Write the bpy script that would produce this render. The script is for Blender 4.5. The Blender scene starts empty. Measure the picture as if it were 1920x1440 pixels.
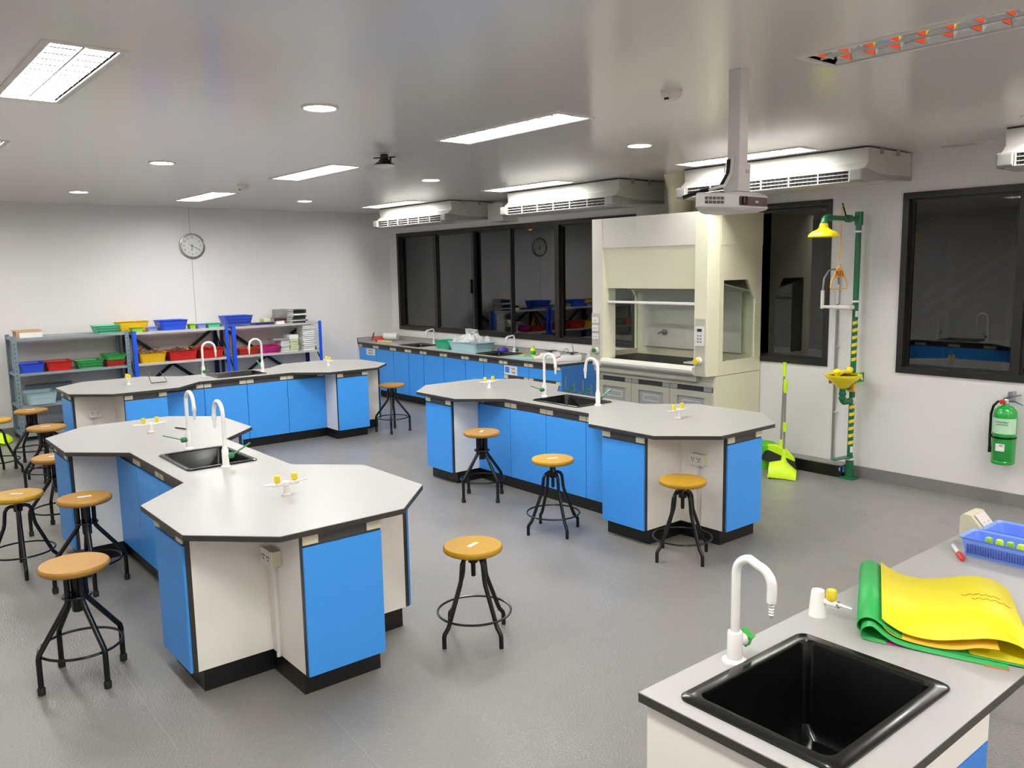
import bpy, bmesh, math, random
from mathutils import Vector, Matrix
random.seed(7)
S = bpy.context.scene
COL = S.collection
PI = math.pi

# ------------------------------------------------------------ camera, world, exposure
H = 1.85
CEIL = 2.715
XW, YW = -11.22, 6.80          # clock wall plane, window wall plane
XE, YE = 1.9, -1.75             # the two walls behind / left of the viewer
yaw, pit, rol = (math.radians(a) for a in (140.6766, -7.8804, -1.0146))
F = Vector((math.cos(yaw)*math.cos(pit), math.sin(yaw)*math.cos(pit), math.sin(pit)))
r0 = Vector((math.sin(yaw), -math.cos(yaw), 0)); u0 = r0.cross(F)
Rr = math.cos(rol)*r0 + math.sin(rol)*u0
Uu = -math.sin(rol)*r0 + math.cos(rol)*u0
cam = bpy.data.cameras.new('camera'); co = bpy.data.objects.new('camera', cam); COL.objects.link(co)
cam.sensor_width = 36; cam.lens = 1558.09/1920*36; cam.clip_start = 0.05; cam.clip_end = 100
co.matrix_world = Matrix(((Rr.x, Uu.x, -F.x, 0), (Rr.y, Uu.y, -F.y, 0), (Rr.z, Uu.z, -F.z, H), (0, 0, 0, 1)))
S.camera = co
w = bpy.data.worlds.new('night'); S.world = w; w.use_nodes = True
w.node_tree.nodes['Background'].inputs[0].default_value = (0.25, 0.35, 0.5, 1)
w.node_tree.nodes['Background'].inputs[1].default_value = 0.006
S.view_settings.view_transform = 'Standard'; S.view_settings.look = 'None'
S.view_settings.gamma = 1; S.view_settings.use_curve_mapping = False
S.view_settings.exposure = 0.0
try:
    S.cycles.use_denoising = True
    S.cycles.max_bounces = 10; S.cycles.diffuse_bounces = 7
    S.cycles.caustics_reflective = False; S.cycles.caustics_refractive = False
    S.cycles.sample_clamp_indirect = 6
except Exception: pass
PANEL_W = 70.0     # radiance of the fluorescent panels
SPOT_W = 120.0      # radiance of the round downlights

# ------------------------------------------------------------ materials
def lin(c):
    if isinstance(c, str): c = [int(c[i:i+2], 16)/255 for i in (0, 2, 4)]
    return tuple(((x/12.92) if x <= 0.04045 else ((x+0.055)/1.055)**2.4) for x in c) + (1,)
MATS = {}
def mat(name, c, rough=0.5, metal=0.0, var=0.04, scale=8.0, bump=0.0, spec=0.5, coat=0.0, emit=0.0, kind='noise', alpha=1.0, trans=0.0):
    m = bpy.data.materials.new(name); m.use_nodes = True; nt = m.node_tree; N = nt.nodes; L = nt.links
    b = N['Principled BSDF']; c = lin(c)
    b.inputs['Roughness'].default_value = rough; b.inputs['Metallic'].default_value = metal
    b.inputs['Specular IOR Level'].default_value = spec; b.inputs['Coat Weight'].default_value = coat
    b.inputs['Coat Roughness'].default_value = 0.1
    tc = N.new('ShaderNodeTexCoord')
    if kind == 'wood':
        mp = N.new('ShaderNodeMapping'); mp.inputs['Scale'].default_value = (2, 14, 2); L.new(tc.outputs['Object'], mp.inputs[0])
        no = N.new('ShaderNodeTexNoise'); no.inputs['Scale'].default_value = scale; no.inputs['Detail'].default_value = 5; L.new(mp.outputs[0], no.inputs['Vector'])
    else:
        no = N.new('ShaderNodeTexNoise'); no.inputs['Scale'].default_value = scale; no.inputs['Detail'].default_value = 4
        L.new(tc.outputs['Object'], no.inputs['Vector'])
    mx = N.new('ShaderNodeMix'); mx.data_type = 'RGBA'
    lo = [max(0, v*(1-var*2)) for v in c[:3]]; hi = [min(1, v*(1+var*2)) for v in c[:3]]
    mx.inputs[6].default_value = (*lo, 1); mx.inputs[7].default_value = (*hi, 1)
    L.new(no.outputs['Fac'], mx.inputs[0]); L.new(mx.outputs[2], b.inputs['Base Color'])
    if bump:
        bp = N.new('ShaderNodeBump'); bp.inputs['Strength'].default_value = bump; bp.inputs['Distance'].default_value = 0.002
        n2 = N.new('ShaderNodeTexNoise'); n2.inputs['Scale'].default_value = scale*12; L.new(tc.outputs['Object'], n2.inputs['Vector'])
        L.new(n2.outputs['Fac'], bp.inputs['Height']); L.new(bp.outputs[0], b.inputs['Normal'])
    if emit:
        b.inputs['Emission Color'].default_value = c; b.inputs['Emission Strength'].default_value = emit
    if trans:
        b.inputs['Transmission Weight'].default_value = trans; b.inputs['IOR'].default_value = 1.3
    if alpha < 1:
        b.inputs['Alpha'].default_value = alpha
    MATS[name] = m
    return m
def thin_glass(name, tint, reflect=0.9, ior=1.5):
    m = bpy.data.materials.new(name); m.use_nodes = True; nt = m.node_tree; N = nt.nodes; L = nt.links
    N.remove(N['Principled BSDF']); out = N['Material Output']
    t = N.new('ShaderNodeBsdfTransparent'); t.inputs[0].default_value = (*tint, 1)
    g = N.new('ShaderNodeBsdfGlossy'); g.inputs['Roughness'].default_value = 0.02; g.inputs[0].default_value = (reflect,)*3+(1,)
    fr = N.new('ShaderNodeFresnel'); fr.inputs[0].default_value = ior
    # faint dirt on the pane keeps it procedural
    no = N.new('ShaderNodeTexNoise'); no.inputs['Scale'].default_value = 3
    ad = N.new('ShaderNodeMath'); ad.operation = 'MULTIPLY_ADD'; ad.inputs[1].default_value = 0.03; L.new(no.outputs['Fac'], ad.inputs[0]); L.new(fr.outputs[0], ad.inputs[2])
    ge = N.new('ShaderNodeNewGeometry'); iv = N.new('ShaderNodeMath'); iv.operation = 'SUBTRACT'; iv.inputs[0].default_value = 1; L.new(ge.outputs['Backfacing'], iv.inputs[1])
    ml = N.new('ShaderNodeMath'); ml.operation = 'MULTIPLY'; L.new(ad.outputs[0], ml.inputs[0]); L.new(iv.outputs[0], ml.inputs[1]); ad = ml
    mx = N.new('ShaderNodeMixShader'); L.new(ad.outputs[0], mx.inputs[0]); L.new(t.outputs[0], mx.inputs[1]); L.new(g.outputs[0], mx.inputs[2])
    L.new(mx.outputs[0], out.inputs[0]); return m

M_WALL = mat('wall_paint', 'dfdcda', 0.6, var=0.012, scale=1.5, spec=0.3)
M_CEIL = mat('ceiling_paint', 'e6e1dc', 0.17, var=0.01, scale=1.2, spec=0.75)
M_SEAM = mat('seam_grey', 'a6a29d', 0.8)
M_SEAMF = mat('floor_seam', '8f8c88', 0.6)
M_BASE = mat('skirting_grey', '7d7b79', 0.45, var=0.05)
M_LAM = mat('laminate_light_grey', 'a2a09d', 0.36, var=0.015, scale=30)
M_EDGE = mat('edge_black', '35332f', 0.4, var=0.05)
M_BLUE = mat('door_blue', '3f9bf2', 0.42, var=0.015, scale=3)
M_BLUED = mat('end_panel_blue', '3684de', 0.45, var=0.02, scale=3)
M_WHITE = mat('carcass_white', 'f4f0e8', 0.45, var=0.02, scale=4)
M_RAIL = mat('rail_dark', '45423f', 0.45, var=0.08)
M_HOLD = mat('holder_beige', 'd2cbb0', 0.45, var=0.04)
M_PLINTH = mat('plinth_black', '0f0e0d', 0.35, var=0.15)
M_SINK = mat('sink_black', '080908', 0.2, var=0.1, spec=0.45, coat=0.1)
M_TAPW = mat('tap_white', 'eceae6', 0.2, var=0.01, coat=0.3)
M_GREEN = mat('handle_green', '1f7a4a', 0.35, var=0.06)
M_GREENB = mat('knob_bright_green', '2fa53a', 0.35, var=0.06)
M_YELK = mat('knob_yellow', 'e8cf32', 0.35, var=0.04)
M_SEAT = mat('seat_wood', 'a87d36', 0.42, var=0.12, scale=6, kind='wood', coat=0.12, spec=0.35)
M_SEATY = mat('seat_wood_yellow', 'b68a12', 0.42, var=0.06, scale=6, kind='wood', coat=0.12, spec=0.35)
M_BLK = mat('steel_black', '0b0b0a', 0.25, var=0.1, spec=0.45)
M_RUB = mat('rubber_black', '181716', 0.7)
M_STICK = mat('sticker_pale', 'dfdfe0', 0.5)
M_ALU = mat('aluminium', 'c4c4c0', 0.25, 0.9, var=0.03)
M_MIRR = mat('louver_mirror', 'e6e6e4', 0.05, 0.95, var=0.01)
M_CHROME = mat('chrome', 'dededc', 0.08, 1.0, var=0.01)
M_LAMP = mat('lamp_panel_glow', 'fffefa', 0.5, emit=PANEL_W)
M_LAMPS = mat('lamp_panel_soft_glow', 'fffefa', 0.5, emit=PANEL_W*0.62)
M_LAMPN = mat('lamp_panel_dimmed_glow', 'fffefa', 0.5, emit=PANEL_W*0.70)  # left row turned down to keep the near worktop from overexposing
M_SPOT = mat('downlight_glow', 'fffefa', 0.5, emit=SPOT_W)
M_FRAMEW = mat('fixture_white', 'dcd9d4', 0.4)
M_WFRAME = mat('window_frame_bronze', '2a2824', 0.35, 0.3, var=0.06)
M_GLASS = thin_glass('window_glass', (0.30, 0.33, 0.31), 0.85, 1.8)
M_GCLEAR = thin_glass('hood_glass', (0.9, 0.93, 0.9), 0.9, 1.4)
M_AC = mat('ac_casing_white', 'c0beb8', 0.4, var=0.01)
M_ACG = mat('ac_trim_grey', '93928d', 0.4)
M_DARK = mat('cavity_dark', '141414', 0.6)
M_HOOD = mat('hood_cream', 'dedabf', 0.4, var=0.012, scale=2)
M_HOODW = mat('hood_pale', 'd2cfc4', 0.4, var=0.012, scale=2)
M_HOODG = mat('hood_grey', 'b4b19f', 0.45, var=0.02, scale=2)
M_HGREY = mat('recess_grey', '9fa29e', 0.5, var=0.03)
M_SHG = mat('shower_green', '14693f', 0.35, var=0.06)
M_SHY = mat('shower_yellow', 'f2dc1e', 0.35, var=0.03)
M_PULL = mat('pull_yellow', 'e9b23c', 0.4)
M_PIPE = mat('pipe_white', 'd9d6d2', 0.4)
M_PIPEG = mat('pipe_grey', '8d8b88', 0.4, 0.3)
M_RED = mat('red_print', 'a8231c', 0.5)
M_EXT = mat('extinguisher_green', '109a35', 0.25, var=0.03, coat=0.4)
M_EXTL = mat('extinguisher_label', 'b4dcba', 0.5)
M_LIME = mat('lime_plastic', 'c8ec1c', 0.4, var=0.04)
M_LIMEG = mat('bin_green', '6fce1e', 0.4, var=0.04)
M_BRIS = mat('bristle_dark', '2b2a25', 0.9, bump=0.8)
M_SHELF = mat('shelf_light_grey', 'b9b7b2', 0.45)
M_SHELFG = mat('shelf_blue_grey', '8b979c', 0.4, 0.2)
M_POSTG = mat('post_blue_grey', '748991', 0.4, 0.2)
M_POSTB = mat('post_blue', '1552dc', 0.35)
M_NAVY = mat('post_navy', '14214f', 0.4)
M_CARD = mat('cardboard', 'b79873', 0.7)
M_PAPER = mat('paper_white', 'e6e6e2', 0.6)
M_PAPERG = mat('paper_greenish', 'd6dcb2', 0.6)
M_BOOKB = mat('book_black', '202022', 0.4)
M_BOOKG = mat('book_grey', '8e8f90', 0.5)
M_INK = mat('ink_black', '1a1a1c', 0.5)
M_PROJ = mat('projector_grey', 'c9c7c6', 0.35)
M_PROJD = mat('projector_dark', '23221f', 0.3)
def plastic(n, c, **k): return mat('plastic_' + n, c, 0.35, var=0.04, **k)
P_BLUE = plastic('blue', '2f54d6'); P_RED = plastic('red', 'cc2a22'); P_GREEN = plastic('green', '3cb35c')
P_YEL = plastic('yellow', 'eab91c'); P_MINT = plastic('mint', '5cc596'); P_LILAC = plastic('lilac', '8a98dc')
P_LIME = plastic('lime', '96c43a'); P_MAG = plastic('magenta', 'e32a94'); P_ORR = plastic('orange_red', 'd43c1c')
P_TUB = plastic('grey_blue', 'aac6cd'); P_TEAL = plastic('teal', '2bab82'); P_PALE = plastic('pale_cyan', 'b4dade')
P_SLOT = plastic('slot_shade', '4a5cae'); P_PURP = plastic('purple', '4b3fa6'); P_BASK = plastic('sky_blue', '7598ee'); P_CLUT = plastic('clutter', '8a6a4a')
M_CLEAR = mat('clear_plastic_bag', 'dcdfe2', 0.15, var=0.2, scale=30, alpha=0.75)
M_PAPY = mat('card_yellow', 'e2d400', 0.5, var=0.01)
M_PAPYU = mat('card_yellow_dull', 'e6b51e', 0.55, var=0.01)
M_PAPG = mat('card_green', '23a34b', 0.5, var=0.01)
M_PAPM = mat('card_magenta', 'c4128a', 0.5, var=0.01)
M_PAPO = mat('card_orange', 'e5602c', 0.5, var=0.01)

def floor_mat():
    m = mat('floor_vinyl', '7f7c78', 0.30, var=0.05, scale=0.8, spec=0.45); nt = m.node_tree; N = nt.nodes; L = nt.links
    b = N['Principled BSDF']; tc = [n for n in N if n.type == 'TEX_COORD'][0]
    n1 = N.new('ShaderNodeTexNoise'); n1.inputs['Scale'].default_value = 110; n1.inputs['Detail'].default_value = 3
    L.new(tc.outputs['Object'], n1.inputs['Vector'])
    bp = N.new('ShaderNodeBump'); bp.inputs['Strength'].default_value = 0.7; bp.inputs['Distance'].default_value = 0.004
    L.new(n1.outputs['Fac'], bp.inputs['Height']); L.new(bp.outputs[0], b.inputs['Normal'])
    # scuffs lighten the colour a little
    n2 = N.new('ShaderNodeTexNoise'); n2.inputs['Scale'].default_value = 3.5; n2.inputs['Detail'].default_value = 8; n2.inputs['Roughness'].default_value = 0.7
    L.new(tc.outputs['Object'], n2.inputs['Vector'])
    rp = N.new('ShaderNodeValToRGB'); rp.color_ramp.elements[0].position = 0.5; rp.color_ramp.elements[1].position = 0.75
    rp.color_ramp.elements[0].color = (0.28,)*3+(1,); rp.color_ramp.elements[1].color = (0.42,)*3+(1,)
    L.new(n2.outputs['Fac'], rp.inputs[0]); L.new(rp.outputs[0], b.inputs['Roughness'])
    old = b.inputs['Base Color'].links[0].from_socket
    sp = N.new('ShaderNodeTexNoise'); sp.inputs['Scale'].default_value = 90; sp.inputs['Detail'].default_value = 2
    L.new(tc.outputs['Object'], sp.inputs['Vector'])
    r2 = N.new('ShaderNodeValToRGB'); r2.color_ramp.elements[0].position = 0.62; r2.color_ramp.elements[1].position = 0.74
    L.new(sp.outputs['Fac'], r2.inputs[0])
    mx = N.new('ShaderNodeMix'); mx.data_type = 'RGBA'; L.new(r2.outputs[0], mx.inputs[0]); L.new(old, mx.inputs[6]); mx.inputs[7].default_value = lin('999692')
    L.new(mx.outputs[2], b.inputs['Base Color'])
    return m
M_FLOOR = floor_mat()

# ------------------------------------------------------------ mesh helpers
class MB:
    def __init__(s): s.v = []; s.f = []
    def add(s, vs, fs):
        o = len(s.v); s.v += [tuple(v) for v in vs]; s.f += [tuple(i+o for i in f) for f in fs]; return s
    def box(s, x0, x1, y0, y1, z0, z1):
        return s.add([(x0,y0,z0),(x1,y0,z0),(x1,y1,z0),(x0,y1,z0),(x0,y0,z1),(x1,y0,z1),(x1,y1,z1),(x0,y1,z1)],
                     [(0,3,2,1),(4,5,6,7),(0,1,5,4),(1,2,6,5),(2,3,7,6),(3,0,4,7)])
    def bar(s, a, b, w, h=None, up=(0,0,1)):
        a = Vector(a); b = Vector(b); d = (b-a).normalized(); h = h or w
        sx = d.cross(Vector(up)); sx = sx.normalized() if sx.length > 1e-5 else Vector((1,0,0)); sy = sx.cross(d).normalized()
        vs = [p + sx*i*w/2 + sy*j*h/2 for p in (a, b) for i, j in ((-1,-1),(1,-1),(1,1),(-1,1))]
        return s.add(vs, [(0,1,2,3),(7,6,5,4),(0,4,5,1),(1,5,6,2),(2,6,7,3),(3,7,4,0)])
    def prism(s, poly, z0, z1, axis='z'):
        n = len(poly)
        def P(a, b, c): return {'z': (a, b, c), 'x': (c, a, b), 'y': (a, c, b)}[axis]
        vs = [P(a, b, z0) for a, b in poly] + [P(a, b, z1) for a, b in poly]
        return s.add(vs, [tuple(range(n))[::-1], tuple(range(n, 2*n))] + [(i, (i+1) % n, n+(i+1) % n, n+i) for i in range(n)])
    def lathe(s, prof, c=(0,0,0), n=24, axis='z', caps=True):
        vs = []; fs = []
        for r, z in prof:
            for i in range(n):
                a = 2*PI*i/n; p = (r*math.cos(a), r*math.sin(a), z)
                if axis == 'x': p = (p[2], p[0], p[1])
                if axis == 'y': p = (p[0], p[2], p[1])
                vs.append((p[0]+c[0], p[1]+c[1], p[2]+c[2]))
        for k in range(len(prof)-1):
            for i in range(n): fs.append((k*n+i, k*n+(i+1) % n, (k+1)*n+(i+1) % n, (k+1)*n+i))
        if caps: fs += [tuple(range(n))[::-1], tuple(range((len(prof)-1)*n, len(prof)*n))]
        return s.add(vs, fs)
    def tube(s, pts, r, n=10, closed=False):
        P = [Vector(p) for p in pts]; m = len(P); rs = r if isinstance(r, (list, tuple)) else [r]*m
        vs = []; fs = []; prev = None
        for i, p in enumerate(P):
            a = P[i-1] if (i > 0 or closed) else p; b = P[(i+1) % m] if (i < m-1 or closed) else p
            t = ((b-p).normalized() if (b-p).length > 1e-9 else Vector()) + ((p-a).normalized() if (p-a).length > 1e-9 else Vector())
            t = t.normalized()
            if prev is None:
                u = t.cross(Vector((0,0,1)));
                if u.length < 0.1: u = t.cross(Vector((1,0,0)))
                u.normalize()
            else:
                u = (prev - t*prev.dot(t)); u.normalize()
            prev = u; q = t.cross(u)
            for k in range(n):
                an = 2*PI*k/n; vs.append(p + (u*math.cos(an)+q*math.sin(an))*rs[i])
        seg = m if closed else m-1
        for i in range(seg):
            j = (i+1) % m
            for k in range(n): fs.append((i*n+k, i*n+(k+1) % n, j*n+(k+1) % n, j*n+k))
        if not closed: fs += [tuple(range(n))[::-1], tuple(range((m-1)*n, m*n))]
        return s.add(vs, fs)
    def slab(s, outer, holes, z0, z1, axis='z'):
        bm = bmesh.new()
        for loop in [outer]+list(holes):
            vv = [bm.verts.new((a, b, z1)) for a, b in loop]
            for i in range(len(vv)): bm.edges.new((vv[i], vv[(i+1) % len(vv)]))
        bmesh.ops.triangle_fill(bm, edges=bm.edges[:], use_beauty=True)
        r = bmesh.ops.extrude_face_region(bm, geom=bm.faces[:])
        for v in r['geom']:
            if isinstance(v, bmesh.types.BMVert): v.co.z = z0
        bmesh.ops.recalc_face_normals(bm, faces=bm.faces[:])
        bm.verts.ensure_lookup_table()
        def Pm(v): return {'z': (v.x, v.y, v.z), 'x': (v.z, v.x, v.y), 'y': (v.x, v.z, v.y)}[axis]
        s.add([Pm(v.co) for v in bm.verts], [tuple(v.index for v in f.verts) for f in bm.faces]); bm.free(); return s
    def xf(s, M, start=0):
        s.v[start:] = [tuple(M @ Vector(v)) for v in s.v[start:]]; return s
    def mesh(s, name, smooth=False, bevel=0):
        me = bpy.data.meshes.new(name); me.from_pydata(s.v, [], s.f); me.update()
        bm = bmesh.new(); bm.from_mesh(me)
        bmesh.ops.recalc_face_normals(bm, faces=bm.faces[:])
        if bevel:
            es = [e for e in bm.edges if len(e.link_faces) == 2 and e.calc_face_angle(0) > 0.6]
            bmesh.ops.bevel(bm, geom=es, offset=bevel, segments=2, affect='EDGES', profile=0.6, clamp_overlap=True)
        bm.to_mesh(me); bm.free()
        if smooth: me.shade_smooth(); me.set_sharp_from_angle(angle=math.radians(40))
        return me
WPOS = {}
def obj(name, mb, m, parent=None, smooth=False, bevel=0, world=False, label=None):
    """one mesh object; world=True: vertices are given in room coordinates"""
    if world and parent is not None:
        mb.xf(world_of(parent).inverted())
    me = mb.mesh(name, smooth, bevel) if isinstance(mb, MB) else mb
    if m is not None: me.materials.clear(); me.materials.append(m)
    o = bpy.data.objects.new(name, me); COL.objects.link(o)
    if parent is not None: o.parent = parent
    if label: o['label'] = label
    return o
def world_of(o):
    M = Matrix.LocRotScale(o.location, o.rotation_euler, o.scale)
    return world_of(o.parent) @ M if o.parent else M
def thing(name, label, cat, loc=(0,0,0), rz=0, group=None):
    o = bpy.data.objects.new(name, None); COL.objects.link(o); o.empty_display_size = 0.1
    o.location = loc; o.rotation_euler = (0, 0, rz); o['label'] = label; o['category'] = cat
    if group: o['group'] = group
    return o
def tag(o, label, cat, group=None):
    o['label'] = label; o['category'] = cat
    if group: o['group'] = group
    return o
def struct(name, mb, m, **k):
    o = obj(name, mb, m, **k); o['kind'] = 'structure'; return o
def sempty(name):
    o = bpy.data.objects.new(name, None); COL.objects.link(o); o['kind'] = 'structure'; return o
def dup(src, loc, rz, label, group=None):
    r = src.copy(); COL.objects.link(r); r.location = loc; r.rotation_euler = (0, 0, rz); r['label'] = label
    if group: r['group'] = group
    for c in list(src.children):
        k = c.copy(); COL.objects.link(k); k.parent = r
        for g in c.children:
            q = g.copy(); COL.objects.link(q); q.parent = k
    return r
_txt = {}
def text_mesh(body, size, depth=0.0008):
    key = (body, size)
    if key not in _txt:
        cu = bpy.data.curves.new('text', 'FONT'); cu.body = body; cu.size = size; cu.extrude = depth; cu.align_x = 'CENTER'; cu.align_y = 'CENTER'; cu.resolution_u = 3
        t = bpy.data.objects.new('t', cu); COL.objects.link(t)
        dg = bpy.context.evaluated_depsgraph_get(); me = bpy.data.meshes.new_from_object(t.evaluated_get(dg))
        bpy.data.objects.remove(t); _txt[key] = me
    return _txt[key].copy()
def text(body, size, center, right, up, m, parent, name='lettering'):
    me = text_mesh(body, size); r = Vector(right).normalized(); u = Vector(up).normalized(); n = r.cross(u)
    M = Matrix(((r.x, u.x, n.x, center[0]), (r.y, u.y, n.y, center[1]), (r.z, u.z, n.z, center[2]), (0,0,0,1)))
    if parent is not None: M = world_of(parent).inverted() @ M
    me.transform(M); me.materials.clear(); me.materials.append(m)
    o = bpy.data.objects.new(name, me); COL.objects.link(o)
    if parent is not None: o.parent = parent
    return o
def arc(c, r, a0, a1, n, e1, e2):
    c = Vector(c); e1 = Vector(e1); e2 = Vector(e2)
    return [c + e1*r*math.cos(a0+(a1-a0)*i/n) + e2*r*math.sin(a0+(a1-a0)*i/n) for i in range(n+1)]
def rrect(x0, x1, y0, y1, r, n=5):
    out = []
    for cx, cy, a in ((x1-r, y1-r, 0), (x0+r, y1-r, PI/2), (x0+r, y0+r, PI), (x1-r, y0+r, 1.5*PI)):
        for i in range(n+1):
            t = a + PI/2*i/n; out.append((cx+r*math.cos(t), cy+r*math.sin(t)))
    return out
def loft(mb, loops, cap0=True, cap1=True):
    n = len(loops[0]); vs = [p for l in loops for p in l]; fs = []
    for k in range(len(loops)-1):
        for i in range(n): fs.append((k*n+i, k*n+(i+1) % n, (k+1)*n+(i+1) % n, (k+1)*n+i))
    if cap0: fs.append(tuple(range(n))[::-1])
    if cap1: fs.append(tuple(range((len(loops)-1)*n, len(loops)*n)))
    return mb.add(vs, fs)

# ------------------------------------------------------------ room shell
struct('floor', MB().box(XW-0.1, XE+0.1, YE-0.1, YW+0.1, -0.1, 0), M_FLOOR)
# weld seams of the vinyl sheets
for k, (a, b) in enumerate([((-4.25, 0.912), (-3.2, 0.892)), ((-3.40, 1.50), (-2.2, 1.40)), ((-4.3, 3.50), (-3.2, 3.47))]):
    d = (Vector(b)-Vector(a)).normalized()
    sm = MB().bar((a[0], a[1], 0.0006), (b[0], b[1], 0.0006), 0.004, 0.001)
    o = struct('trim_%d' % (k+1), sm, M_SEAMF)
FIX_X = [-9.55, -6.85, -4.15, -1.45, 1.05]  # unseen last column added to brighten the hood side and demonstration bench
FIX_Y = [0.86, 3.41, 5.86]
FX, FY = 0.61, 0.15
SP_X = [-9.55, -6.82, -4.15, -1.45]; SP_Y = [-0.4, 2.12, 4.62]
holes = []
fixtures = []
for y in FIX_Y:
    for x in FIX_X:
        holes.append([(x-FX+0.03, y-FY+0.03), (x+FX-0.03, y-FY+0.03), (x+FX-0.03, y+FY-0.03), (x-FX+0.03, y+FY-0.03)]); fixtures.append((x, y))
struct('ceiling', MB().slab([(XW-0.1, YE-0.1), (XE+0.1, YE-0.1), (XE+0.1, YW+0.1), (XW-0.1, YW+0.1)], holes, CEIL, CEIL+0.02), M_CEIL)
struct('wall_back', MB().box(XW-0.12, XW, YE-0.1, YW+0.12, 0, CEIL), M_WALL)
struct('wall_left', MB().box(XW, XE, YE-0.12, YE, 0, CEIL), M_WALL)
struct('wall_front', MB().box(XE, XE+0.12, YE-0.1, YW+0.12, 0, CEIL), M_WALL)
WINS = [(-11.0, -6.15, 0.965, 2.41), (-5.0, -3.885, 0.945, 2.40), (-3.27, -1.45, 0.945, 2.40)]
def rect(a): return [(a[0], a[2]), (a[1], a[2]), (a[1], a[3]), (a[0], a[3])]
struct('wall_right', MB().slab([(XW, 0), (XE, 0), (XE, CEIL), (XW, CEIL)], [rect(a) for a in WINS], YW, YW+0.15, 'y'), M_WALL)
struct('baseboard_right', MB().box(-4.3, XE, YW-0.015, YW, 0, 0.10), M_BASE)
struct('baseboard_back', MB().box(XW, XW+0.015, YE, 6.2, 0, 0.10), M_BASE)
for k, y in enumerate((0.9, 3.78)):
    struct('trim_%d' % (k+4), MB().box(XW-0.001, XW+0.0015, y-0.003, y+0.003, 0.1, CEIL), M_SEAM)

mulls = [[(-10.0, 0.07, 0), (-9.11, 0.03, 1), (-8.29, 0.022, 0), (-7.42, 0.075, 0)], [], [(-2.38, 0.06, 0)]]
for k, (a, ms) in enumerate(zip(WINS, mulls)):
    wn = sempty('window_%d' % (k+1))
    x0, x1, z0, z1 = a; fw = 0.05
    fr = MB().slab(rect(a), [[(x0+fw, z0+fw), (x1-fw, z0+fw), (x1-fw, z1-fw), (x0+fw, z1-fw)]], YW-0.012, YW+0.10, 'y')
    obj('window_frame', fr, M_WFRAME, wn)
    xs = [x0+fw]
    for mx, mw, meet in ms:
        g = obj('mullion', MB().box(mx-mw/2, mx+mw/2, YW+0.0, YW+0.08, z0+fw, z1-fw), M_WFRAME, wn)
        if meet:
            obj('sash_stile', MB().box(mx+0.018, mx+0.05, YW-0.01, YW+0.03, z0+fw, z1-fw), M_WFRAME, wn)
            obj('latch', MB().box(mx-0.012, mx+0.012, YW-0.035, YW, 1.53, 1.72), M_BLK, wn)
        xs += [mx-mw/2, mx+mw/2]
    xs.append(x1-fw)
    for i in range(0, len(xs), 2):
        dy = 0.03 if (i//2) % 2 else 0.055
        obj('pane', MB().box(xs[i], xs[i+1], YW+dy, YW+dy+0.004, z0+fw, z1-fw), M_GLASS, wn)
        sf = 0.022
        obj('sash_frame', MB().slab([(xs[i], z0+fw), (xs[i+1], z0+fw), (xs[i+1], z1-fw), (xs[i], z1-fw)],
                [[(xs[i]+sf, z0+fw+sf), (xs[i+1]-sf, z0+fw+sf), (xs[i+1]-sf, z1-fw-sf), (xs[i]+sf, z1-fw-sf)]], YW+dy-0.008, YW+dy+0.012, 'y'), M_WFRAME, wn)
# the dark corridor outside: a ground, a far wall, a stair rail and a lamp
o = struct('trim_10', MB().box(-16, 6, 11.5, 11.7, -0.3, 4.5), mat('outdoor_wall', '3a3a3a', 0.8))
struct('trim_11', MB().box(-16, 6, 6.95, 11.5, -0.4, -0.3), mat('outdoor_ground', '333331', 0.8))
lt = thing('street_lamp', 'orange lit lamp outside seen through the long window above the counter', 'lamp', (-11.15, 9.6, 2.55))
obj('lamp_shade', MB().box(-0.12, 0.10, -0.08, 0.08, 0.06, 0.10), M_DARK, lt)
obj('bulb', MB().lathe([(0.001, -0.05), (0.04, -0.03), (0.05, 0.02), (0.03, 0.06)], n=12), mat('lamp_orange_glow', 'ff8a20', 0.5, emit=3.0), lt, smooth=True)
obj('bracket', MB().box(-0.02, 0.02, 0.0, 1.9, 0.10, 0.13), M_DARK, lt)
st = thing('stair_rail', 'dark handrail outside the right-hand window beyond the shower', 'rail', (-3.6, 9.2, 0))
mbx = MB()
for h_ in (1.62, 1.78, 1.95): mbx.bar((-0.55, 0, h_-0.45), (0.35, 0, h_+0.2), 0.05)
obj('handrail', mbx, M_PIPEG, st)
obj('post', MB().bar((-0.3, 0, -0.3), (-0.3, 0, 2.1), 0.05), M_PIPEG, st); obj('post', MB().bar((0.3, 0, -0.3), (0.3, 0, 2.3), 0.05), M_PIPEG, st)

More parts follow.
